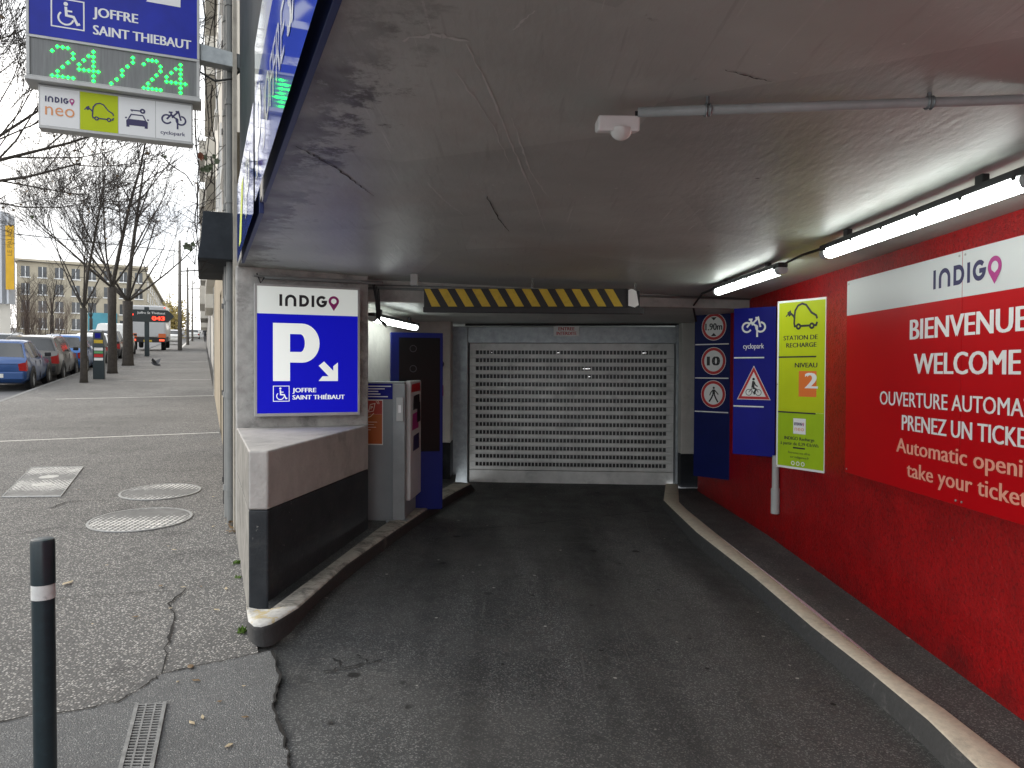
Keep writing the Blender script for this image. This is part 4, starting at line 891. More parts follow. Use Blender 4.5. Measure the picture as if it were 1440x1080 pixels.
# far facades with balconies along the right of the street
def apartments(lab, s0, s1, h_, out, m_, nb, bal):
    z0 = GS*s0-.3; t = thing('apartment_building', lab, 'building', fo(s0, out, z0))
    mb = MB(); fwall(mb, s0, s1, z0, z0+h_, -9, out); mb.build('wall', m_, t, world=True)
    fl = int((h_-3)/2.8); n = nb
    for l in range(fl):
        for k in range(n):
            a = s0+.6+k*(s1-s0-.8)/n; z = z0+4.0+l*2.8; wdt = (s1-s0-.8)/n-.8
            mb = MB(); fwall(mb, a, a+wdt*.7, z, z+1.7, out, out+.012); mb.build('window', M_glassw, t, world=True)
            if bal and k % 2 == 0:
                mb = MB(); b = a-.2; c = a+wdt
                fwall(mb, b, c, z-.55, z-.42, out+.013, out+bal); fwall(mb, b, c, z-.419, z+.5, out+bal-.06, out+bal); fwall(mb, b, b+.06, z-.419, z+.5, out+.013, out+bal-.061); fwall(mb, c-.06, c, z-.419, z+.5, out+.013, out+bal-.061)
                mb.build('balcony', M_pale, t, world=True)
    return t
apartments('pale tall apartment block with balconies beyond the beige building', 17.5, 40, 21, -.15, M_pale, 4, .32)
apartments('greyish apartment block with balconies at the far right of the street', 42, 75, 16, -.1, mat('grey_render', (.42, .41, .39), .85, var=.1, vs_=.5), 5, .55)
apartments('low pale house row at the far end of the pavement', 78, 150, 10, -.4, M_pale, 6, .3)
# ------------------------------------------------------------------ ticket machine and totem
mk = Vector((-1.30, 6.93, .105)); th = R(0)
pr = onz(570, 733, .11)
tm = thing('ticket_terminal', 'grey parking ticket terminal with orange poster and stickers behind the concrete pier', 'ticket machine', (pr.x, pr.y, .105), R(-4))
fw_, dp_ = .44, .62; Htop = 1.5-(536-520)/1040*6.8-.105
mb = MB(); mb.box(-fw_, -.02, .02, dp_, 0, Htop); mb.build('cabinet', M_greyp, tm, bevel=.006)
mb = MB(); mb.box(-.115, .0, -.03, .05, .02, Htop-.02); mb.box(-.17, .03, -.06, .06, 0, .02); mb.build('post', mat('terminal_post', (.26, .28, .285), .5, var=.1, vs_=8), tm, bevel=.006)
mb = MB(); mb.box(-.0195, .03, .08, dp_-.03, .18, Htop+.01); mb.build('side_panel', mat('terminal_white', (.58, .58, .57), .45, var=.06, vs_=6), tm, bevel=.012)
mb = MB(); mb.box(-.075, -.012, -.055, -.031, Htop-.36, Htop-.14); ap = mb.build('card_reader', M_lgrey, tm, bevel=.004)
mb = MB(); mb.box(-.055, -.03, -.059, -.0555, Htop-.28, Htop-.21); o = mb.build('slot', M_wsign, tm); o.parent = ap
FT = Matrix(((1, 0, 0, -fw_), (0, 0, -1, .018), (0, 1, 0, 0), (0, 0, 0, 1)))
def tgf(name, m, fn, z=.001): mb = MB(); mb.dz = z; fn(mb); return mb.build(name, m, tm, M=FT)
tgf('header', M_navy2, lambda m: m.grect(.0, Htop-.16, .315, Htop-.015))
tgf('header_lettering', M_wsign, lambda m: [m.grect(.02, Htop-.045-.024*i, .02+w_, Htop-.036-.024*i) for i, w_ in enumerate((.28, .22, .16, .18, .25))], .002)
po = tgf('poster', mat('poster_white', (.7, .68, .64), .5), lambda m: m.grect(-.01, Htop-.585, .225, Htop-.165))
tgf('poster_print', mat('poster_orange', (.42, .10, .015), .5), lambda m: m.grect(-.008, Htop-.575, .217, Htop-.30), .002)
tgf('poster_print', mat('poster_red', (.40, .035, .02), .5), lambda m: m.grect(-.008, Htop-.299, .217, Htop-.173), .002)
def hand(m):
    x, y = .06, Htop-.33
    m.gstroke([(x+.03, y+.05), (x+.075, y+.06), (x+.09, y+.13), (x+.045, y+.12)], .006, True); m.gstroke([(x-.03, y), (x, y+.02), (x+.02, y+.06), (x+.035, y+.07)], .006); m.gstroke([(x, y-.01), (x+.05, y+.01), (x+.08, y+.04)], .006)
    m.garc(x+.095, y+.13, .018, -10, 80, .005, 8); m.garc(x+.095, y+.13, .032, -10, 80, .005, 8); put_text(m, 'P', x+.05, y+.075, .03, None, .02)
    for i, w_ in enumerate((.13, .10, .12, .07)): m.grect(.04, Htop-.375-.024*i, .04+w_, Htop-.370-.024*i)
tgf('poster_symbol', mat('poster_ink', (.8, .66, .55), .5), hand, .003)
FS = Matrix(((0, 0, 1, .031), (1, 0, 0, .09), (0, 1, 0, 0), (0, 0, 0, 1)))
for nm, m_, a in (('sticker', M_sred, (.01, Htop-.10, .45, Htop-.01)), ('sticker', M_ink, (.10, Htop-.27, .42, Htop-.12)), ('sticker', M_mag, (.06, Htop-.46, .36, Htop-.29)), ('sticker', M_inkN, (.10, Htop-.66, .40, Htop-.50)), ('sticker', M_ink, (.28, Htop-.40, .46, Htop-.2))):
    mb = MB(); mb.dz = .0005+.0004*abs(a[0]); x0_, y0_, x1_, y1_ = a; mb.gpoly([(x0_, y0_), (x1_, y0_+.01), (x1_-.02, y1_), (x0_+.02, y1_-.015)]); mb.build(nm, m_, tm, M=FS)
tp = onz(552, 718, .11)
tt = thing('totem', 'tall dark blue display totem with a black glass screen behind the terminal', 'totem', (tp.x, tp.y, .105), R(14))
Ht = 1.5+(520-469)/1040*7.75-.105; tw = .50
mb = MB(); mb.box(-.02, tw, 0, .10, 0, Ht); mb.build('body', mat('totem_blue', (.006, .014, .15), .4, spec=.2), tt, bevel=.006)
mb = MB(); mb.box(.06, tw-.03, -.006, -.0005, Ht*.33, Ht-.05); mb.build('screen', mat('dark_screen', (.006, .008, .008), .25, spec=.15), tt, bevel=.003)
mb = MB(); mb.dz = .0075; FTt = Matrix(((1, 0, 0, 0), (0, 0, -1, 0), (0, 1, 0, 0), (0, 0, 0, 1)))
for i in range(3): mb.garc(.2, Ht-.16-.2*i, .032, 0, 360, .006, 18)
mb.build('screen_symbols', mat('dim_symbol', (.03, .035, .045), .4), tt, M=FTt)
bl = thing('alarm_siren', 'small round black siren on white column beside the shutter', 'siren', at(619, 512, 9.46))
mb = MB(); mb.lathe([(.001, 0), (.05, 0), (.045, .05), (.02, .07), (.001, .07)], 20); mb.build('bell', M_blk, bl, smooth=40, M=Matrix.Rotation(R(90), 4, 'X'))
rb = thing('call_point', 'small red alarm box on white column beside the shutter', 'alarm box', at(618, 549, 9.499))
mb = MB(); mb.box(-.05, .05, -.05, 0, -.07, .07); mb.build('box', M_sred, rb, bevel=.006); mb = MB(); mb.tube([(.0, -.01, .07), (0, -.01, .32)], .007, 6); mb.build('wire', M_pipe, rb)
# ------------------------------------------------------------------ right hand sign panels
def panel(name, label, pl, plY, pr_, prY, ytop, ybot, m_, th_=.02):
    a = at(pl, ybot[0], plY); b = at(pr_, ybot[1], prY); c = at(pl, ytop[0], plY)
    w_ = (Vector((b.x, b.y, 0))-Vector((a.x, a.y, 0))).length; h_ = c.z-a.z
    t = thing(name, label, 'sign', M=frame(a, Vector((b.x-a.x, b.y-a.y, 0)))); mb = MB(); mb.box(0, w_, 0, h_, -th_, 0); mb.build('panel', m_, t, bevel=.002); return t, w_, h_
def roundel(t, x, y, r, fn, inner=M_ink):
    gfx(t, 'sign_disc', M_wsign, lambda m: m.gdisc(x, y, r), .001); gfx(t, 'red_ring', M_sred, lambda m: m.garc(x, y, r*.86, 0, 360, r*.20, 36), .002); gfx(t, 'symbol', inner, fn, .003)
t, pw_, ph_ = panel('traffic_sign', 'dark blue panel with three round traffic signs beside the shutter', 975, 8.30, 1030, 7.95, (438, 436), (669, 674), M_navy)
Y1 = lambda y: ph_*(669-y)/(669-438.5); r_ = 19*ph_/231; cx = pw_*.5
def d190(m):
    put_text(m, '1.90m', cx, Y1(461)-r_*.24, r_*.48, r_*1.34, .035, 'C'); 
    for s_ in (-1, 1): m.gpoly([(cx-.035, Y1(461)+s_*r_*.68), (cx+.035, Y1(461)+s_*r_*.68), (cx, Y1(461)+s_*r_*.45)])
roundel(t, cx, Y1(461), r_, d190); roundel(t, cx, Y1(508), r_, lambda m: put_text(m, '10', cx, Y1(508)-r_*.32, r_*.64, r_*.95, .05, 'C')); roundel(t, cx, Y1(553.5), r_, lambda m: ic_walk(m, cx-r_*.55, Y1(553.5)-r_*.6, r_*1.15))
for y in (485, 531.5, 578): gfx(t, 'divider', M_wsign, lambda m: m.grect(.01, Y1(y)-.006, pw_*.88, Y1(y)+.006), .001)
t, pw_, ph_ = panel('cycle_sign', 'blue panel with white bicycle and triangular cyclist warning on red wall', 1030, 6.76, 1089, 6.5, (434, 431), (638, 641), M_navy2)
Y2 = lambda y: ph_*(638-y)/(638-434)
gfx(t, 'bicycle_symbol', M_wsign, lambda m: ic_bike(m, pw_*.2, Y2(478), pw_*.56, .075), .001); text(t, 'lettering', 'cyclopark', pw_*.24, Y2(490.5), ph_*.034, pw_*.49, M_wsign, .015, .001)
cx = pw_*.5; ty0, ty1 = Y2(561), Y2(514)
tri = lambda k: [(cx+(x-cx)*k, (ty0+(ty1-ty0)/3)+(y-(ty0+(ty1-ty0)/3))*k) for x, y in ((pw_*.10, ty0), (pw_*.90, ty0), (cx, ty1))]
gfx(t, 'warning_triangle', M_wsign, lambda m: m.gpoly(tri(1.0)), .001); gfx(t, 'warning_triangle', M_sred, lambda m: m.gpoly(tri(.95)), .002); gfx(t, 'warning_triangle', M_wsign, lambda m: m.gpoly(tri(.72)), .003)
gfx(t, 'cyclist_symbol', M_ink, lambda m: ic_cyclist(m, pw_*.31, Y2(556), pw_*.38), .004)
for y in (503, 570.5): gfx(t, 'divider', M_wsign, lambda m: m.grect(.005, Y2(y)-.006, pw_*.74, Y2(y)+.006), .001)
t, pw_, ph_ = panel('charging_sign', 'lime green panel about electric car charging on red wall', 1091, 5.98, 1161, 5.57, (424, 418), (656, 667.5), M_wsign)
Y3 = lambda y: ph_*(661.5-y)/(661.5-421)
bd = .018
gfx(t, 'lime_face', M_lime, lambda m: m.grect(bd, Y3(580), pw_-bd, ph_-bd), .001); gfx(t, 'lime_face', M_lime2, lambda m: m.grect(bd, bd, pw_-bd, Y3(580)-.001), .001)
gfx(t, 'electric_car_symbol', M_ink, lambda m: ic_ev(m, pw_*.17, Y3(466.5), pw_*.66, .055), .002)
text(t, 'lettering', 'STATION DE', pw_*.14, Y3(478), ph_*.026, pw_*.68, M_ink, .03); text(t, 'lettering', 'RECHARGE', pw_*.2, Y3(488.5), ph_*.026, pw_*.6, M_ink, .03)
text(t, 'lettering', 'NIVEAU', pw_*.38, Y3(517), ph_*.027, pw_*.44, M_ink, .03)
gfx(t, 'level_square', M_orange, lambda m: m.grect(pw_*.46, Y3(558), pw_*.81, Y3(522)), .002); text(t, 'level_number', '2', pw_*.60, Y3(546), ph_*.088, pw_*.22, M_wsign, .04, .003)
for xa, xb, y in ((bd, pw_*.8, 502), (bd, pw_*.8, 581), (pw_*.36, pw_*.6, 631)): gfx(t, 'divider', M_ink, lambda m: m.grect(xa, Y3(y)-.006, xb, Y3(y)+.006), .002)
gfx(t, 'brand_square', M_wsign, lambda m: m.grect(pw_*.36, Y3(611), pw_*.61, Y3(589)), .002)
mb = MB(); mb.dz = .003; logo(mb, pw_*.38, Y3(599), ph_*.018, pw_*.2); mb.build('brand_lettering', [M_inkN, M_mag], t); text(t, 'brand_lettering', 'neo', pw_*.39, Y3(606.5), ph_*.026, pw_*.19, M_neo, .0, .003)
text(t, 'lettering', 'INDIGO Recharge', pw_*.18, Y3(620), ph_*.019, pw_*.6, M_ink, .03); text(t, 'lettering', 'à partir de 0,29 €/kWh', pw_*.1, Y3(627.5), ph_*.019, pw_*.76, M_ink, .02)
text(t, 'lettering', 'Retrouvez nos offres', pw_*.26, Y3(639.5), ph_*.013, pw_*.44, M_ink, .0); text(t, 'lettering', 'sur indigoneo.fr', pw_*.3, Y3(645.5), ph_*.013, pw_*.38, M_ink, .01)
gfx(t, 'app_symbol', M_wsign, lambda m: [m.garc(pw_*(.36+.1*i), Y3(653), pw_*.03, 0, 360, .006, 14) for i in range(3)], .002)
mb = MB()
for x, y in ((bd*.5, ph_*.5), (pw_-bd*.5, ph_*.5), (bd*.5, bd*.6), (pw_-bd*.5, bd*.6), (bd*.5, ph_-bd*.6), (pw_-bd*.5, ph_-bd*.6)): mb.cyl((x, y, .001), (0, 0, .003), .005, 8)
mb.build('screw', M_alu, t)
# conduit stub on red wall
gq = at(1090, 722, 6.5)
cpp = thing('conduit_pipe', 'white vertical conduit pipe with grey bracket low on the red wall', 'pipe', (gq.x, 6.5, gq.z))
xw = gq.x
mb = MB(); mb.tube([(gq.x, 6.5, gq.z), (gq.x, 6.5, .77)], .03, 12); mb.tube([(gq.x, 6.5, gq.z), (gq.x, 6.5, gq.z+.22)], .038, 12); mb.build('tube', M_lgrey, cpp, smooth=40, world=True)
mb = MB(); mb.box(gq.x+.04, gq.x+.10, 6.47, 6.485, gq.z, gq.z+.23); mb.build('bracket', M_lgrey, cpp, world=True, bevel=.003)
# ------------------------------------------------------------------ big red welcome panel
pxf = lambda Y: wx(Y)-.028
WM = frame((pxf(5.178), 5.178, .805), Vector((.0048, -1, 0))); WWd, WH = 2.63, 1.335
wp = thing('welcome_sign', 'large red welcome panel with white lettering on the red side wall', 'sign', M=WM)
mb = MB(); mb.box(0, WWd/2-.0015, 0, WH, -.012, 0); mb.build('panel', M_redP, wp, bevel=.002); mb = MB(); mb.box(WWd/2+.0015, WWd, 0, WH, -.012, 0); mb.build('panel', M_redP, wp, bevel=.002)
zy_ = lambda y: 1.5+(525-y)/269.4-.805
gfx(wp, 'brand_band', mat('band_silver', (.62, .63, .63), .4), lambda m: [m.grect(.003, zy_(418), WWd/2-.002, WH-.003), m.grect(WWd/2+.002, zy_(418), WWd-.003, WH-.003)], .0008)
mb = MB(); mb.dz = .002; logo(mb, 5.178-4.125, zy_(401)+.005, .105, .572); mb.build('brand_lettering', [M_inkN, M_mag], wp)
def wtext(s_, Y0, yb, hpx, half, m_, b=.034): text(wp, 'lettering', s_, 5.178-Y0, zy_(yb), hpx/269.4, half*2, m_, b)
wtext('BIENVENUE', 4.353, 472, 31, .492, M_wsign); wtext('WELCOME', 4.307, 526, 31, .446, M_wsign); wtext('OUVERTURE AUTOMATIQUE', 4.698, 578.5, 22.5, .84, M_wsign, .018)
wtext('PRENEZ UN TICKET', 4.43, 616.5, 24, .57, M_wsign, .03); wtext('Automatic opening', 4.49, 653.5, 23, .63, M_pink, .022); wtext('take your ticket', 4.369, 689.5, 23, .51, M_pink, .022)
mb = MB()
for x in (.03, WWd/2-.025, WWd/2+.025, WWd-.03):
    for y in (.025, WH-.025): mb.cyl((x, y, .001), (0, 0, .004), .006, 8)
mb.build('screw', M_alu, wp)
# ------------------------------------------------------------------ bollard
bp_ = G(64.5, 1128); br = .0375
bo = thing('bollard', 'dark green metal bollard with a white reflective band on the pavement edge', 'bollard', bp_, 0)
bh = at(59, 757, bp_.y).z-bp_.z
bo.rotation_euler = (0, R(-.35), 0)
mb = MB(); mb.lathe([(br, 0), (br, bh*.775)], 28); mb.build('post', M_bol, bo, smooth=True)
mb = MB(); mb.lathe([(br*1.03, bh*.775), (br*1.03, bh*.83)], 28); mb.build('band', mat('scuffed_band', (.62, .62, .6), .4, var=.15, vs_=30, dirt=.9, ds=22, dc=.15), bo, smooth=True)
mb = MB(); mb.lathe([(br*1.06, bh*.83), (br*1.06, bh*.985), (br*.98, bh*.997), (br*.8, bh), (.001, bh)], 28); mb.build('cap', M_bol, bo, smooth=40)
# ------------------------------------------------------------------ covers and grating in the pavement
def onS(p, r, n=40): return [Vector((p.x+r*math.cos(2*math.pi*i/n), p.y+r*math.sin(2*math.pi*i/n), 0)) for i in range(n)]
M_cover = None
def cover_mat():
    m, t, b, V = newmat('chequer_cover'); v = N(t, 'ShaderNodeTexVoronoi', i_Scale=21.0, i_Randomness=.12); t.links.new(V, v.inputs['Vector'])
    c = mixc(t, ramp2(t, v.outputs['Distance'], .28, .42, (1,)*3, (0,)*3), (.16, .158, .15), (.85, .83, .78))
    c = mixc(t, 1.0, c, ramp2(t, noise(t, V, 5, 6, .7), .35, .65, (.6,)*3, (1.1,)*3), 'MULTIPLY'); t.links.new(c, b.inputs['Base Color']); b.inputs['Roughness'].default_value = .6
    bp = N(t, 'ShaderNodeBump', i_Strength=.6, i_Distance=.006, invert=True); t.links.new(v.outputs['Distance'], bp.inputs['Height']); t.links.new(bp.outputs[0], b.inputs['Normal']); return m
M_cover = cover_mat()
def gpt(p, h): return Vector((p.x, p.y, gz(p)+h))
for lab, c_, r_ in (('round iron manhole cover, the farther of the two near the wall', G(226, 692), .395), ('round iron manhole cover, the nearer of the two near the wall', G(198, 731), .43)):
    t = thing('manhole_cover', lab, 'manhole cover', gpt(c_, 0), 0, 'round manhole covers in the pavement')
    mb = MB(); ring = onS(c_, r_-.025); mb.prism([gpt(p, -.02) for p in ring], [gpt(p, .008) for p in ring]); mb.build('lid', M_cover, t, world=True)
    o1 = onS(c_, r_); i1 = onS(c_, r_-.022); mb = MB(); mb.grid([[gpt(p, .004) for p in o1+o1[:1]], [gpt(p, .011) for p in [c_+(q-c_)*.995 for q in o1+o1[:1]]], [gpt(p, .011) for p in i1+i1[:1]], [gpt(p, -.01) for p in i1+i1[:1]]]); mb.build('rim', M_iron, t, world=True)
q = [G(2, 700), G(86, 699), G(118, 657), G(44, 658)]
t = thing('hatch_cover', 'rectangular iron hatch cover with raised pattern in the pavement', 'hatch cover', gpt(q[0], 0)); cc = sum(q, Vector())/4
mb = MB(); qi = [cc+(p-cc)*.965 for p in q]; mb.prism([gpt(p, -.02) for p in qi], [gpt(p, .008) for p in qi]); mb.build('lid', M_cover, t, world=True)
mb = MB(); mb.grid([[gpt(p, .004) for p in q+q[:1]], [gpt(p, .012) for p in [cc+(x-cc)*.995 for x in q+q[:1]]], [gpt(p, .012) for p in [cc+(x-cc)*.967 for x in q+q[:1]]], [gpt(p, -.01) for p in [cc+(x-cc)*.966 for x in q+q[:1]]]]); mb.build('rim', M_iron, t, world=True)
mb = MB()
for a, b in ((.36, .35), (.62, .6)):
    p = q[0].lerp(q[1], .5).lerp(q[3].lerp(q[2], .5), a); ring = onS(p, .1, 14); mb.prism([gpt(x, .0) for x in ring], [gpt(x, .011) for x in ring])
mb.build('inlay', mat('cement', (.5, .49, .46), .8, var=.2, vs_=20), t, world=True)
q = [G(168, 1090), G(212, 1090), G(232, 991), G(193, 993)]
t = thing('drain_grate', 'narrow metal drain grate set in the asphalt apron near the bollard', 'drain grate', gpt(q[0], 0))
mb = MB(); mb.face([gpt(p, .007) for p in q]); mb.build('pit', M_crack, t, world=True)  # flat dark sheet, the shade between the bars put into its colour
mb = MB(); L0, L1, R0, R1 = q[0], q[3], q[1], q[2]
def bar3(a, b, wd, h0, h1):
    d = (b-a); d.z = 0; n = Vector((-d.y, d.x, 0)).normalized()*wd; mb.hexa([gpt(a-n, h0), gpt(b-n, h0), gpt(b+n, h0), gpt(a+n, h0)], [gpt(a-n, h1), gpt(b-n, h1), gpt(b+n, h1), gpt(a+n, h1)])
bar3(L0, L1, .008, .0, .016); bar3(R0, R1, .008, 0, .016)
for k in range(25): f = (k+.5)/25; bar3(L0.lerp(L1, f), R0.lerp(R1, f), .004, .006, .013)
for f in (.33, .67): bar3(L0.lerp(R0, f), L1.lerp(R1, f), .004, .006, .0135)
mb.build('bars', mat('grate_steel', (.22, .22, .215), .6, metal=.3, var=.3, vs_=25), t, world=True)
# ------------------------------------------------------------------ weeds and fallen leaves
rr = random.Random(11)
def weed(lab, p, n, s_):
    mb = MB()
    for k in range(n):
        a = rr.uniform(0, 6.28); r0 = rr.uniform(0, s_*.6); b = p+Vector((math.cos(a)*r0, math.sin(a)*r0, 0)); d = Vector((rr.uniform(-1, 1), rr.uniform(-1, 1), rr.uniform(.3, 1.2))).normalized(); L = rr.uniform(.4, 1)*s_; sd = d.cross(Z).normalized()*L*.28
        mb.face([b, b+d*L*.5+sd, b+d*L, b+d*L*.5-sd])
    return tag(mb.build('weed', M_grass), lab, 'weed', 'weeds along the wall foot')
weed('small green weed at the foot of the parapet wall, upper one', gpt(G(333, 793), 0), 26, .045); weed('small green weed at the wall foot, middle one', gpt(G(335, 813), 0), 12, .03); weed('small green weed beside the rounded kerb nose', gpt(G(341, 890), 0), 30, .05)
spots = [(283, 827), (318, 830), (95, 822), (226, 826), (300, 742), (318, 738), (268, 940), (250, 962), (270, 1020), (308, 990), (322, 1052), (342, 968), (276, 960), (245, 775), (150, 797), (60, 780), (258, 828), (240, 858), (110, 690), (300, 700), (130, 880), (190, 870), (305, 860), (285, 1012), (345, 1012), (237, 770)]
for i, (x, y) in enumerate(spots):
    p = gpt(G(x, y), .010); a = rr.uniform(0, 6.28); s_ = rr.uniform(.008, .016)*(1.9 if i in (3, 2, 6) else 1); mb = MB()
    d = Vector((math.cos(a), math.sin(a), 0)); n_ = Vector((-d.y, d.x, 0))
    mb.face([p-d*s_*1.6, p-d*s_*.5+n_*s_*.7+Z*.004, p+d*s_*.6+n_*s_*.6+Z*.002, p+d*s_*1.7+Z*.006, p+d*s_*.5-n_*s_*.7+Z*.001, p-d*s_*.5-n_*s_*.6+Z*.005])
    tag(mb.build('leaf', M_leafd if i % 3 == 0 else M_leafp), 'small dry leaf scrap lying on the pavement', 'leaf', 'leaf scraps on the pavement')
mb = MB()
for k in range(22):
    p = gpt(G(327+rr.uniform(-4, 3), 745+rr.uniform(-8, 8)), .01+rr.uniform(0, .05)); d = Vector((rr.uniform(-1, 1), rr.uniform(-1, 1), rr.uniform(-.3, .5))).normalized(); s_ = .03; n_ = d.cross(Z).normalized()
    mb.face([p, p+d*s_+n_*s_*.5, p+d*s_*2, p+d*s_-n_*s_*.5])
tag(mb.build('leaf_pile', M_leafd), 'little heap of brown leaves against the wall foot', 'leaves', kind='stuff')
# ================================================================== THE STREET
def mstreet(s_, t_, h=0.0, a=0.0): return Matrix.Translation(W(s_, t_, h)) @ Matrix.Rotation(STREET+a, 4, 'Z') @ Matrix.Rotation(math.atan(GS), 4, 'X')
M_tyre = mat('tyre', (.012, .012, .012), .8); M_rim = mat('alloy_rim', (.45, .46, .47), .35, metal=.7); M_glassc = mat('car_glass', (.018, .022, .026), .12, spec=.7); M_trim = mat('car_trim', (.018, .018, .02), .55)
M_tail = mat('tail_light', (.30, .006, .008), .2); M_plate = mat('number_plate', (.62, .62, .58), .5); M_head = mat('head_lamp', (.6, .62, .64), .15)
def paint(n, c): return mat('car_paint_'+n, c, .3, metal=.25, coat=.6)
def wheel_mb(r, wd):
    t = MB(); t.lathe([(r*.62, wd*.5), (r*.92, wd*.5), (r, wd*.3), (r, -wd*.3), (r*.92, -wd*.5), (r*.5, -wd*.5)], 22, axis='x')
    m = MB(); m.lathe([(r*.66, wd*.44), (r*.60, wd*.38), (r*.58, wd*.1), (.001, wd*.1)], 20, axis='x'); m.lathe([(r*.16, wd*.1), (r*.15, wd*.42), (.001, wd*.44)], 12, axis='x')
    for k in range(5):
        a = 2*math.pi*k/5; d = Vector((0, math.cos(a), math.sin(a))); n_ = Vector((0, -d.z, d.y))
        b = [d*r*.1-n_*r*.09, d*r*.62-n_*r*.06, d*r*.62+n_*r*.06, d*r*.1+n_*r*.09]; m.hexa([q+Vector((wd*.12, 0, 0)) for q in b], [q+Vector((wd*.40, 0, 0)) for q in b])
    return t, m
def car(label, M, L, Wd, H, pt, style='hatch', plate=None, rails=False, group='cars parked along the kerb'):
    t = thing('parked_car', label, 'car', M=M, group=group); hw = Wd/2; g = .17
    rear = {'hatch': (.035, .17), 'estate': (.02, .075), 'suv': (.025, .12), 'van': (.01, .03)}[style]
    belt = H*.62; frontb = {'van': .80}.get(style, .70); roofF = {'van': .62, 'estate': .50}.get(style, .46)
    hood = belt-.02 if style != 'van' else belt+.1
    # station: y, z bottom, z belt, z top, half width belt, half width roof
    S = [(0.0, .36, belt-.10, belt-.08, .74, .72), (.012, .27, belt-.06, belt-.04, .95, .92), (rear[0], .24, belt+.03, belt+.05, .975, .94), (rear[1], g+.02, belt+.03, H-.05, .99, .74), (rear[1]+.13, g, belt+.01, H, 1.0, .745),
         (roofF, g, belt, H-.02, 1.0, .74), (roofF+.075, g, belt-.005, H-.12, 1.0, .755), (frontb, g, belt-.02, belt+.01, .985, .9), (.86, g, hood-.09, hood-.06, .97, .86), (.955, .22, hood-.22, hood-.19, .9, .78), (1.0, .32, .55, .57, .74, .7)]
    bm = bmesh.new(); rings = []
    for (fy, zb, zl, ztp, wb, wr) in S:
        y = fy*L; half = [(0, zb), (.80*wb*hw, zb), (.96*wb*hw, zb+.10), (wb*hw*1.0, zb+(zl-zb)*.55), (wb*hw*.965, zl), (wr*hw, ztp-.035), (wr*hw*.82, ztp), (0, ztp+.012)]
        pts = half+[(-x, z) for x, z in half[-2:0:-1]]; rings.append([bm.verts.new((x, y, z)) for x, z in pts])
    n = len(rings[0]); glass = {'side': [], 'rear': [], 'front': []}; lightf = []
    for i in range(len(S)-1):
        for j in range(n):
            f = bm.faces.new((rings[i][j], rings[i][(j+1) % n], rings[i+1][(j+1) % n], rings[i+1][j]))
            side = j in (4, n-5); top = j in (5, 6, n-7, n-6)
            if side and 3 <= i <= 5 and not (style == 'van' and i < 5): glass['side'].append(f)
            if top and i == 2 and style != 'van': glass['rear'].append(f)
            if top and i == 6: glass['front'].append(f)
            if i in (0, 1) and j in (3, n-4): lightf.append(f)
    bm.faces.new(rings[0]); bm.faces.new(rings[-1][::-1]); bmesh.ops.recalc_face_normals(bm, faces=bm.faces)
    inn = {}
    for k, fs in glass.items():
        if not fs: continue
        if k == 'side':
            r_ = bmesh.ops.inset_individual(bm, faces=fs, thickness=.035, depth=-.006); inn[k] = fs
        else:
            bmesh.ops.inset_region(bm, faces=fs, thickness=.05, depth=-.006, use_even_offset=True); inn[k] = fs
    kinds = {}
    for f in lightf: kinds[f] = 'light'
    for k, fs in inn.items():
        for f in fs: kinds[f] = k
    meshes = {}
    for k in ('body', 'side', 'rear', 'front', 'light'):
        m = MB(); idx = {}
        for f in bm.faces:
            if kinds.get(f, 'body') != k: continue
            ids = []
            for v in f.verts:
                if v not in idx: idx[v] = len(m.v); m.v.append(v.co.copy())
                ids.append(idx[v])
            m.f.append(ids); m.m.append(0)
        meshes[k] = m
    bm.free()
    meshes['body'].build('body', pt, t, smooth=55)
    for k, nm in (('side', 'side_window'), ('rear', 'rear_window'), ('front', 'windscreen')):
        if meshes[k].f: meshes[k].build(nm, M_glassc, t, smooth=55)
    r = .315 if H < 1.6 else .34; tr, rm = wheel_mb(r, .2)
    for fy in (.19, .81):
        for sx in (1, -1):
            yy = fy*L; a = MB(); a.lathe([(r+.055, sx*(hw-.03)), (r+.055, sx*(hw+.005)), (r-.03, sx*(hw+.005)), (r-.03, sx*(hw-.03))], 24, (0, yy, r+.015), 'x'); a.build('wheel_arch', M_trim, t)
            o = tr.build('wheel', M_tyre, t, smooth=50); o.matrix_basis = Matrix.Translation((sx*(hw-.085), yy, r)) @ Matrix.Rotation(0 if sx > 0 else math.pi, 4, 'Z')
            rm.build('rim', M_rim, o, smooth=40)
    for sx in (1, -1):
        m = MB(); src = meshes['light']
        for f in src.f:
            if all(src.v[q].x*sx > 0 for q in f): m.face([src.v[q]*1.0+Vector((sx*.004, -.004, 0)) for q in f])
        m.build('tail_light', M_tail, t)
        m = MB(); x0, x1 = sorted((sx*(hw-.01), sx*(hw+.16))); m.box(x0, x1, L*.63, L*.63+.09, belt+.03, belt+.16); m.build('mirror', M_trim, t, bevel=.025)
        m = MB(); x0, x1 = sorted((sx*hw*.5, sx*hw*.86)); m.box(x0, x1, L*.93, L*.975, hood-.30, hood-.16); m.build('headlight', M_head, t, bevel=.02)
    m = MB(); m.box(-hw*.88, hw*.88, -.035, .12, .34, .56); m.build('bumper', M_trim if style != 'hatch' else pt, t, bevel=.03)
    m = MB(); m.box(-.26, .26, -.03 if style != 'hatch' else -.045, .02, belt-.16 if style != 'hatch' else .40, belt-.05 if style != 'hatch' else .51); m.build('number_plate', M_plate, t)
    m = MB()
    for yy in (.30, .47): m.box(-hw*.99, hw*.99, L*yy, L*yy+.004, .3, belt-.05)
    m.build('door_seam', M_trim, t)
    m = MB(); m.tube([(0, L*.1, belt+.06), (.30, L*.1-.01, belt+.09)], .012, 5); m.build('wiper', M_trim, t)
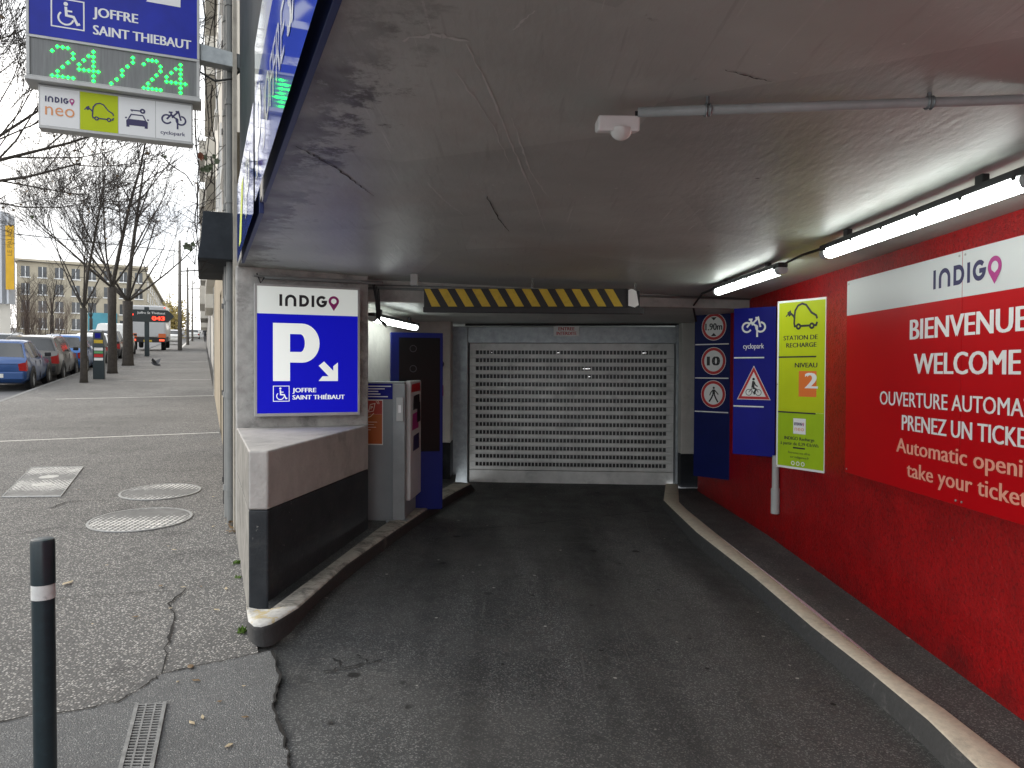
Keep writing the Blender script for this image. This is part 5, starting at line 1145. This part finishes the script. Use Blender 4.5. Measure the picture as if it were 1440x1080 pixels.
    if rails:
        for sx in (1, -1):
            m = MB(); m.tube([(sx*hw*.64, L*.12, H-.02), (sx*hw*.64, L*.15, H+.05), (sx*hw*.64, L*.48, H+.05), (sx*hw*.64, L*.51, H-.02)], .017, 6); m.build('roof_rail', M_rim, t, smooth=True)
    return t
P_blue = paint('blue', (.012, .06, .20)); P_taupe = paint('grey', (.085, .081, .076)); P_bright = paint('bright_blue', (.008, .11, .36)); P_white = paint('white', (.72, .72, .70)); P_dark = paint('dark', (.06, .062, .065)); P_silver = paint('silver', (.38, .385, .385))
RH = -.10
carsp = [('blue hatchback with red tail lights, nearest of the parked cars', 20.05, -5.62, 3.80, 1.68, 1.43, P_blue, 'hatch', False), ('taupe grey estate car with roof rails, second from the viewer', 23.95, -5.50, 4.45, 1.76, 1.53, P_taupe, 'estate', True),
         ('bright blue hatchback parked behind the slim near tree trunk', 28.5, -5.36, 4.0, 1.76, 1.50, P_bright, 'hatch', False), ('dark grey hatchback parked behind the parking meter', 32.6, -5.36, 4.0, 1.74, 1.47, P_silver, 'hatch', False),
         ('white compact car parked between the two thick trunks', 36.8, -5.34, 4.1, 1.76, 1.52, P_white, 'hatch', False), ('dark sport utility car parked beyond the thickest trunk', 41.0, -5.3, 4.3, 1.82, 1.66, P_dark, 'suv', False), ('white delivery van parked before the arrow sign', 45.6, -5.3, 4.9, 1.95, 2.05, P_white, 'van', False)]
for lab, s_, t_, L, Wd, H, p, stl, rl in carsp: car(lab, mstreet(s_, t_, RH), L, Wd, H, p, stl, None, rl)
for i, (s_, t_, p, lab) in enumerate(((31, -9.2, P_white, 'white car in the roadway beyond the bright blue hatchback'), (36, -9.0, P_silver, 'silver car in the roadway beyond the white compact car'))): car(lab, mstreet(s_, t_, RH), 4.3, 1.78, 1.5, p, 'hatch', None, False, 'cars in the roadway')
# far small cars at the end of the street
for lab, s_, t_ in (('small pale car far along the street beside the lamp poles', 84, -3.4), ('tiny white car farthest away where the street ends', 120, -1.6)): car(lab, mstreet(s_, t_, .0), 4.1, 1.75, 1.5, P_white, 'hatch', None, False, 'cars far along the street')
# ---- truck
tk = thing('truck', 'white box truck with orange lower corners seen from behind in the street', 'truck', M=mstreet(57, -4.05, 0))
mb = MB(); mb.box(-1.22, 1.22, 0, 7.2, 1.0, 3.35); mb.build('cargo_box', paint('truck', (.62, .63, .64)), tk, bevel=.05)
for sx in (-1, 1): mb = MB(); x0, x1 = sorted((sx*.015, sx*1.16)); mb.box(x0, x1, -.03, -.002, 1.08, 3.25); mb.build('door', mat('truck_door', (.52, .53, .54), .45, var=.05), tk, bevel=.01)
for sx in (-1, 1): mb = MB(); x0, x1 = sorted((sx*.72, sx*1.22)); mb.box(x0, x1, -.05, -.031, .98, 1.28); mb.build('marker_panel', mat('truck_orange', (.6, .13, .03), .5), tk)
for sx in (-1, 1): mb = MB(); x0, x1 = sorted((sx*.78, sx*1.12)); mb.box(x0, x1, -.05, 0, .72, .86); mb.build('tail_light', mat('tail_on', (.6, .03, .02), .4, emit=1.2, ec=(1, .1, .04)), tk)
mb = MB(); mb.box(-1.15, 1.15, .05, 7, .62, .98); mb.build('chassis', M_trim, tk)
mb = MB(); mb.box(-.28, .28, -.04, .04, .66, .80); mb.build('number_plate', mat('yellow_plate', (.62, .45, .06), .5), tk)
mb = MB(); mb.box(-1.2, 1.2, 7.3, 9.2, .6, 2.7); mb.build('cab', P_white, tk, bevel=.1)
for sx in (-1, 1):
    for yy in (1.6, 8.2):
        tr, rm = wheel_mb(.48, .32); o = tr.build('wheel', M_tyre, tk, smooth=50); o.matrix_basis = Matrix.Translation((sx*1.0, yy, .48)) @ Matrix.Rotation(0 if sx > 0 else math.pi, 4, 'Z'); rm.build('rim', M_rim, o, smooth=40)
for sx in (-1, 1): mb = MB(); x0, x1 = sorted((sx*1.1, sx*1.2)); mb.box(x0, x1, -.04, -.0, 3.18, 3.26); mb.build('marker_light', MATS['tail_on'], tk)
# ---- parking meter, arrow sign with red counter, lamp poles
pm = thing('parking_meter', 'dark green parking meter with coloured labels beside the slim tree trunk', 'parking meter', M=mstreet(23.7, -3.45, 0))
mb = MB(); mb.box(-.17, .17, -.12, .12, 0, 1.05); mb.build('post', M_bol, pm, bevel=.01)
mb = MB(); mb.prism([(-.18, -.15, 1.052), (.18, -.15, 1.052), (.24, .15, 1.052), (-.18, .15, 1.052)], [(-.16, -.08, 1.56), (.10, -.08, 1.56), (.12, .12, 1.62), (-.16, .12, 1.62)]); mb.build('head', M_bol, pm, bevel=.012)
for nm, m_, z0, z1_ in (('label_plate', M_yel, 1.19, 1.30), ('label_plate', M_wsign, .95, 1.045), ('label_plate', mat('label_green', (.1, .3, .12), .5), .85, .93), ('label_plate', M_sred, .73, .83), ('label_plate', M_wsign, .62, .71)):
    mb = MB(); off = -.125 if z0 < 1.05 else -.13; mb.box(-.13, .13, off-.006, off-.001, z0, z1_); mb.build(nm, m_, pm)
mb = MB(); mb.box(-.10, .06, -.115, -.105, 1.36, 1.52); mb.build('screen', M_navy2, pm)
asg = thing('direction_sign', 'dark arrow shaped parking sign with red LED counter on a green post', 'sign', M=mstreet(45.0, -3.35, 0))
mb = MB(); mb.box(-.13, .13, -.06, .06, 0, 2.95); mb.build('post', M_bol, asg, bevel=.02)
FA = Matrix(((1, 0, 0, 0), (0, 0, -1, -.13), (0, 1, 0, 0), (0, 0, 0, 1)))
mb = MB(); mb.ext([(-1.15, 2.05), (1.15, 2.05), (1.5, 2.42), (1.15, 2.78), (-1.15, 2.78)], -.06, 0); mb.build('board', mat('sign_dark', (.02, .028, .03), .5), asg, M=FA)
mb = MB(); mb.dz = .004; mb.grect(.25, 2.14, 1.02, 2.42); mb.build('counter', mat('led_back', (.12, .01, .01), .5), asg, M=FA)
mb = MB(); mb.dz = .006; put_text(mb, '043', .3, 2.17, .22, .66, .03); mb.build('counter_digits', M_ledr, asg, M=FA)
mb = MB(); mb.dz = .004; put_text(mb, 'Joffre St Thiébaut', -.5, 2.53, .13, 1.5, .01); mb.build('lettering', M_wsign, asg, M=FA)
mb = MB(); mb.dz = .004; put_text(mb, 'P', -.98, 2.2, .38, .26, .03); mb.build('parking_letter', M_ledr, asg, M=FA)
for lab, px, py, top, r_ in (('nearest and tallest of the three street poles', 253, 493, 338, .16), ('second of the three street poles, with crossarm', 264, 485, 376, .15), ('farthest and thinnest of the three street poles', 270.5, 480, 394, .13)):
    g_ = G(px, py); t = thing('street_pole', lab, 'pole', g_, STREET, 'street poles along the far kerb'); hh = at(px, top, g_.y).z-g_.z
    mb = MB(); mb.tube([(0, 0, 0), (0, 0, hh)], [r_, r_*.6], 10); mb.build('mast', mat('pole_grey', (.16, .15, .135), .7), t, smooth=True)
    mb = MB(); mb.tube([(0, 0, hh*.72), (1.5, 0, hh*.74)], .05, 6); mb.build('arm', M_cable, t)
    mb = MB(); mb.tube([(0, 0, hh*.9), (-14, -3, hh*.93)], .03, 4); mb.build('span_wire', M_cable, t)
# ---- pedestrian and pigeon
def skin(name, V, Ed, rad, m, parent, sub=1):
    me = bpy.data.meshes.new(name); me.from_pydata(V, Ed, []); me.materials.append(m); o = bpy.data.objects.new(name, me); col.objects.link(o); o.parent = parent
    o.modifiers.new('skin', 'SKIN'); sm = o.modifiers.new('sub', 'SUBSURF'); sm.levels = sub; sm.render_levels = sub
    if not me.skin_vertices: me.attributes.new
    for i, r_ in enumerate(rad): me.skin_vertices[0].data[i].radius = (r_, r_) if not isinstance(r_, tuple) else r_
    me.skin_vertices[0].data[0].use_root = True
    dg = bpy.context.evaluated_depsgraph_get(); dg.update(); nm = bpy.data.meshes.new_from_object(o.evaluated_get(dg)); o.modifiers.clear(); o.data = nm
    nm.polygons.foreach_set('use_smooth', [True]*len(nm.polygons)); return o
pg = G(288.5, 480.5); pe = thing('person', 'person in dark coat and trousers walking far away along the facade', 'person', pg, STREET+R(8))
V = [(0,0,.93),(0,0,1.15),(0,0,1.40),(0,.0,1.52),(0,.02,1.66),(.2,0,1.40),(.25,-.04,1.13),(.24,.06,.88),(-.2,0,1.40),(-.25,.04,1.13),(-.24,.14,.88),(.10,.03,.88),(.11,.16,.48),(.11,.10,.06),(.11,.24,.03),(-.10,-.02,.88),(-.11,-.05,.48),(-.11,-.26,.09),(-.11,-.13,.03)]
Ed = [(0,1),(1,2),(2,3),(3,4),(2,5),(5,6),(6,7),(2,8),(8,9),(9,10),(0,11),(11,12),(12,13),(13,14),(0,15),(15,16),(16,17),(17,18)]
skin('body', V, Ed, [.15,.15,.17,.06,.10,.08,.055,.045,.08,.055,.045,.10,.075,.05,.045,.10,.075,.05,.045], mat('dark_clothes', (.03, .03, .035), .8), pe)
mb = MB(); mb.lathe([(.001, .12)]+[(.115*math.sin(R(a)), .115*math.cos(R(a))) for a in range(20, 120, 20)], 14, (0, 0, 1.67)); mb.build('hair', M_ink, pe, smooth=True)
gg = G(219, 527); bi = thing('pigeon', 'dark pigeon gliding low over the pavement with wings raised', 'bird', gg+Z*.35, STREET+R(70))
skin('body', [(0,-.18,.0),(0,-.08,.02),(0,.05,.04),(0,.13,.09),(0,.17,.11)], [(0,1),(1,2),(2,3),(3,4)], [.025,.05,.06,.03,.015], mat('pigeon_grey', (.05, .052, .06), .7), bi)
for sx in (1, -1):
    mb = MB(); mb.prism([(sx*.03, -.06, .05), (sx*.03, .08, .06), (sx*.20, .07, .17), (sx*.36, -.04, .25), (sx*.17, -.08, .14)], [(sx*.03, -.06, .06), (sx*.03, .08, .075), (sx*.20, .07, .18), (sx*.36, -.04, .255), (sx*.17, -.08, .15)]); mb.build('wing', MATS['pigeon_grey'], bi)
# ---- trees (bare, winter)
def grow(tw, br_, p, d, L, r_, lev, rr, spread, upb, maxlev, kids_=(4, 6)):
    n = 4 if lev < 2 else 3; pts = [p.copy()]; rad = [r_]; q = p.copy(); dd = d.copy()
    for i in range(n):
        dd = (dd+Vector((rr.uniform(-1, 1), rr.uniform(-1, 1), rr.uniform(-.6, 1)))*(.10+.05*lev)+Z*upb*.08).normalized(); q = q+dd*L/n; pts.append(q.copy()); rad.append(max(.004, r_*(1-.72*(i+1)/n)))
    (br_ if lev <= 1 else tw).tube(pts, rad, 6 if lev == 0 else (5 if lev == 1 else 3), False)
    if lev >= maxlev: return
    k = rr.randint(*kids_)
    for i in range(k):
        f = .25+.75*(i+rr.uniform(.2, .9))/k; ii = min(n-1, int(f*n)); b = pts[ii].lerp(pts[ii+1], f*n-ii) if f < 1 else pts[-1]
        a = rr.uniform(0, 6.283); dl = (pts[ii+1]-pts[ii]).normalized(); s1 = dl.orthogonal().normalized(); s1 = Matrix.Rotation(a, 3, dl) @ s1
        nd = (dl*math.cos(spread)+s1*math.sin(spread)*rr.uniform(.6, 1.2)+Z*upb*.25).normalized()
        grow(tw, br_, b, nd, L*rr.uniform(.5, .75)*(1.15-.45*f), max(.0038, rad[ii]*.52), lev+1, rr, spread, upb*.8, maxlev, kids_)
def tree(label, base, hf, H_, r_, nlimb, seed, tilt=.55, maxlev=4, lean=(0, 0), group='bare street trees along the kerb', kids_=(4, 6), leaves=0, limbs=None, lmul=.62):
    rr = random.Random(seed); t = thing('bare_tree', label, 'tree', base, 0, group)
    tk_ = MB(); tp_ = Vector((lean[0], lean[1], hf)); tk_.tube([(0, 0, -.1), (0, 0, .12), (lean[0]*.2, lean[1]*.2, hf*.3), (lean[0]*.6, lean[1]*.6, hf*.7), tp_], [r_*1.35, r_*1.1, r_, r_*.92, r_*1.0], 12)
    tk_.build('trunk', M_bark, t, smooth=True)
    br_ = MB(); tw = MB()
    for k in range(nlimb):
        if limbs: d = Vector(limbs[k][0]).normalized(); L = limbs[k][1]
        else:
            a = 2*math.pi*(k+rr.uniform(-.3, .3))/nlimb; ti = tilt*rr.uniform(.6, 1.25) if k else .12; d = Vector((math.sin(ti)*math.cos(a), math.sin(ti)*math.sin(a), math.cos(ti))); L = (H_-hf)*lmul*rr.uniform(.85, 1.15)*(1.35 if k == 0 else 1)
        grow(tw, br_, tp_-Z*.05*r_, d, L, r_*(.26 if k else .50), 0, rr, .72, .75, maxlev, kids_)
    br_.build('limbs', M_bark, t, smooth=True); tw.build('twigs', M_twig, t)
    if leaves:
        lf = MB(); vs_ = [v for v in tw.v if v.z > hf*1.1]
        for k in range(leaves):
            p = rr.choice(vs_); d = Vector((rr.uniform(-1, 1), rr.uniform(-1, 1), rr.uniform(-1, .3))).normalized()*.09; n_ = d.orthogonal()*.45; lf.face([p, p+d*.5+n_, p+d, p+d*.5-n_])
        lf.build('leaves', M_leafd, t)
    return t
T1 = G(118, 538); T2 = G(158, 525); T3 = G(180, 514)
tree('slim bare tree beside the parking meter', T1, 2.3, 7.2, .10, 6, 21, .72, 4, kids_=(4, 6), leaves=60)
tree('tall bare tree with straight dark trunk beyond the parking meter', T2, 3.2, 10.2, .155, 6, 5, .9, 4, kids_=(3, 5), leaves=70)
tree('thick bare tree forking low, farthest of the kerb trees', T3, 2.9, 11.2, .215, 7, 9, .9, 4, kids_=(3, 5), leaves=70)
# near street tree out of the frame to the left, its boughs reaching in
nb = W(9.0, -4.9)
tree('near bare tree whose boughs hang in behind the projecting sign', nb, 3.6, 9, .16, 7, 33, .9, 4, kids_=(5, 6), leaves=60,
     limbs=[((.1, .1, 1), 4.2), ((.95, .5, .28), 3.9), ((.9, -.1, .75), 3.4), ((.6, .75, .55), 4.4), ((-.6, .2, .8), 3.2), ((.0, -.7, .8), 3.2), ((.95, .2, .05), 3.0)])
# trees and shrubs across the road
for lab, px, py, dY, hpx, seed in (('dark bare tree in front of the cream building', 73, 470, 62, 385, 41), ('thin pale bare tree before the turquoise shopfront', 128, 470, 75, 410, 42), ('bare tree at the left in front of the cream building', 38, 474, 58, 395, 44)):
    b = at(px, py, dY); hh = at(px, hpx, dY).z-b.z; b.z = -.2+gz(b)*1.0 if False else b.z-1.2; tree(lab, b, 2.8, hh+1.6, .16, 6, seed, .5, 3, group='bare trees across the road', kids_=(4, 5))
for k in range(7):
    b = at(-25+k*17, 478, 52+2*(k % 3)); rr = random.Random(60+k); t = thing('bare_shrub', ('bushy bare winter shrub behind the parked cars across the road'), 'shrub', b-Z*.8, 0, 'bare shrubs across the road'); tw = MB(); br_ = MB()
    for j in range(9): a = rr.uniform(0, 6.28); grow(tw, br_, Vector((rr.uniform(-.6, .6), rr.uniform(-.6, .6), 0)), Vector((math.cos(a)*.45, math.sin(a)*.45, 1)).normalized(), rr.uniform(2.2, 3.6), .03, 1, rr, .5, .8, 3, (5, 6))
    br_.f and br_.build('stems', mat('shrub_bark', (.15, .12, .10), .9), t); tw.build('twigs', mat('shrub_twig', (.17, .125, .105), .9), t)
ft = at(236, 470, 150); tree('distant tree with yellow autumn leaves beyond the truck', ft-Z*1, 3, 12, .25, 6, 71, .5, 2, group='far trees', leaves=0)
yt = thing('autumn_tree', 'small distant tree keeping pale yellow leaves between the truck and the poles', 'tree', at(246, 478, 130)-Z*1); rr = random.Random(3); mb = MB(); mb.tube([(0, 0, 0), (0, 0, 4)], .15, 6); mb.build('trunk', M_bark, yt); lf = MB()
for k in range(1500):
    p = Vector((rr.gauss(0, 1.1), rr.gauss(0, 1.1), 4.6+rr.gauss(0, 1.5))); d = Vector((rr.uniform(-1, 1), rr.uniform(-1, 1), rr.uniform(-1, 1))).normalized()*.3; n_ = d.orthogonal()*.5; lf.face([p, p+d*.5+n_, p+d, p+d*.5-n_])
lf.build('crown', mat('yellow_leaves', (.42, .33, .12), .8), yt)
# ---- cream corner building across the road
CB0 = at(24, 470, 104); CB1 = at(206, 466, 112); top = at(120, 373, 108).z
def bdir(a, b): d = Vector((b.x-a.x, b.y-a.y, 0)); return d.normalized(), d.length
def cream(label, a, b, zg, ztop, floors, nwin, m_, stair=False):
    d, L = bdir(a, b); t = thing('cream_building', label, 'building', M=frame((a.x, a.y, zg), d)); h = ztop-zg
    mb = MB(); mb.box(0, L, 0, h, -12, 0); mb.build('wall', m_, t)
    mb = MB(); mb.box(-.3, L+.3, h, h+.35, -12.3, .4); mb.build('cornice', M_stonef, t)
    fh = (h-3.6)/floors
    mb = MB(); mb.box(0, L, 3.3, 3.5, .001, .15); mb.build('ledge', M_stonef, t)
    for l in range(floors):
        for k in range(nwin):
            x = (k+.5)*L/nwin; y = 3.9+l*fh; ww = min(1.3, L/nwin*.5)
            mb = MB(); mb.box(x-ww/2, x+ww/2, y, y+fh*.62, .001, .03); w_ = mb.build('window', M_glassw, t)
            mb = MB(); mb.box(x-ww/2-.12, x+ww/2+.12, y-.15, y-.01, .001, .12); mb.box(x-.04, x+.04, y, y+fh*.62, .031, .05); o = mb.build('sill', M_wsign, t); o.parent = w_
    for k in range(nwin):
        x = (k+.5)*L/nwin; mb = MB(); mb.box(x-L/nwin*.38, x+L/nwin*.38, .3, 3.0, .001, .03); mb.build('shopfront', M_glassw, t)
    return t, L, h
t, L, h = cream('cream stone corner building with rows of dark windows behind the trees', CB0, CB1, CB0.z-3, top, 4, 8, M_stonef)
mb = MB(); mb.box(L*.53, L*.76, 3.2, 6.4, .04, .3); mb.build('shop_sign', mat('turquoise_panel', (.06, .26, .33), .5, var=.2, vs_=.5), t)
mb = MB(); mb.box(L*.53, L*.76, 1.6, 3.1, .04, .35); mb.build('awning', M_wsign, t)
E1 = CB1+D*80
cream('cream stone side wing running away along the street', CB1+D*.3, E1, CB1.z-3, top-1, 4, 14, M_stonef)
E2 = E1+D*3; cream('farther pale row of houses along the left of the street', E2, E2+D*90, E2.z+1.5, top+1.5, 4, 12, M_pale)
# ---- finned white building with yellow banner at the left edge
fb = at(-40, 480, 45); fbz = fb.z
LB = at(19, 418, 45)
lb_top = at(0, 299, 45).z; lb_bot = at(0, 427, 45).z
wb = thing('finned_building', 'white building with vertical fins at the left edge carrying a yellow banner', 'building', (LB.x-6, 45, fbz-1.5))
mb = MB(); q = [Vector((LB.x-14, 45.6, 0)), Vector((LB.x-.6, 45.6, 0)), Vector((LB.x-12.6, 60, 0)), Vector((LB.x-26, 60, 0))]; mb.prism([lift(p, fbz-1.5) for p in q], [lift(p, lb_top-.5) for p in q]); mb.build('wall', M_pale, wb, world=True)
for k in range(14): mb = MB(); x = LB.x-.35-k*.42; mb.box(x-.06, x+.06, 45.0, 45.59, lb_bot+.02*k, lb_top-.12*(k == 0)+.10*k); mb.build('fin', mat('fin_white', (.5, .52, .55), .5), wb, world=True)
bnA = at(8.5, 407, 44.9); bnB = at(19.5, 409, 44.9); bt_ = at(8, 317, 44.9).z
bn = thing('banner', 'tall yellow fabric banner hanging on the white finned building', 'banner', M=frame(bnA, Vector((1, .12, 0)))); bw = bnB.x-bnA.x; bh_ = bt_-bnA.z
mb = MB(); mb.box(0, bw, 0, bh_, 0, .03); mb.build('cloth', mat('banner_yellow', (.62, .36, .02), .7, var=.1, vs_=2), bn)
mb = MB(); mb.dz = .035; put_text(mb, 'LE PALAIS', 0, 0, bw*.55, bh_*.42, .01); mb.build('lettering', mat('banner_ink', (.25, .15, .02), .7), bn, M=Matrix.Translation((bw*.78, bh_*.53, 0)) @ Matrix.Rotation(R(90), 4, 'Z'))
# ---- creeper hanging by the facade
vn = thing('creeper', 'bare hanging creeper with a few leaves between the projecting sign and facade', 'climbing plant', fo(3.2, .1, 6)); rr = random.Random(8); st_m = MB(); lf = MB(); lr = MB()
def vine(px, py0, py1, Y, sway, n=9):
    pts = []
    for i in range(n+1):
        f = i/n; pts.append(at(px+sway*math.sin(f*5+px)+rr.uniform(-2, 2), py0+(py1-py0)*f, Y+rr.uniform(-.05, .05)))
    st_m.tube(pts, [.0075*(1-.6*i/n) for i in range(n+1)], 4, False); return pts
for px, a, b, Y, sw_ in ((283, -60, 200, 6.55, 4), (276, 150, 400, 6.5, 3), (296, -60, 170, 6.7, 7), (288, 60, 300, 6.6, 5), (305, -60, 240, 6.8, 4), (290, 220, 330, 6.6, 9), (279, 260, 380, 6.4, 3), (300, 120, 300, 6.7, 3)):
    pts = vine(px, a, b, Y, sw_)
    for p in pts[1:]:
        for _ in range(rr.randint(0, 2)):
            d = Vector((rr.uniform(-1, .6), rr.uniform(-.3, .3), rr.uniform(-.2, 1))).normalized(); l_ = rr.uniform(.08, .25); q = p+d*l_; st_m.tube([p, p+d*l_*.5+Z*.01, q, q+Vector((rr.uniform(-.06, .06), 0, rr.uniform(-.03, .08)))], [.004, .003, .0025, .002], 3, False)
def ivy(px, py, Y, s_, m):
    p = at(px, py, Y); a = rr.uniform(0, 6.28); pts = [(0, -1), (.45, -.75), (.95, -.2), (.5, 0), (.75, .6), (.2, .45), (0, 1.05), (-.25, .45), (-.75, .55), (-.5, 0), (-.95, -.25), (-.4, -.75)]
    c_, s2 = math.cos(a), math.sin(a); m.face([p+Vector(((x*c_-y*s2)*s_, rr.uniform(-.01, .01)+.3*s_*abs(x), (x*s2+y*c_)*s_)) for x, y in pts])
for px, py in ((281, 219), (283, 222)): ivy(px, py, 6.5, .035, lr)
for px, py, s_ in ((291, 236, .045), (295, 233, .03), (304, 226, .035), (286, 238, .03), (233, 221, .022), (228, 219, .018), (262, 345, .04), (266, 349, .035), (272, 344, .03), (44, 305, .02), (300, 220, .025), (288, 222, .03)): ivy(px, py, 6.5, s_, lf)
st_m.build('stem', M_twig, vn, world=True); lf.build('leaf', M_ivy, vn, world=True); lr.build('leaf', M_ivyr, vn, world=True)
mb = MB(); mb.tube([at(228, 219, 6.5), at(240, 232, 6.5), at(262, 246, 6.5), at(272, 262, 6.5)], .005, 4); mb.build('stem', M_twig, vn, world=True)
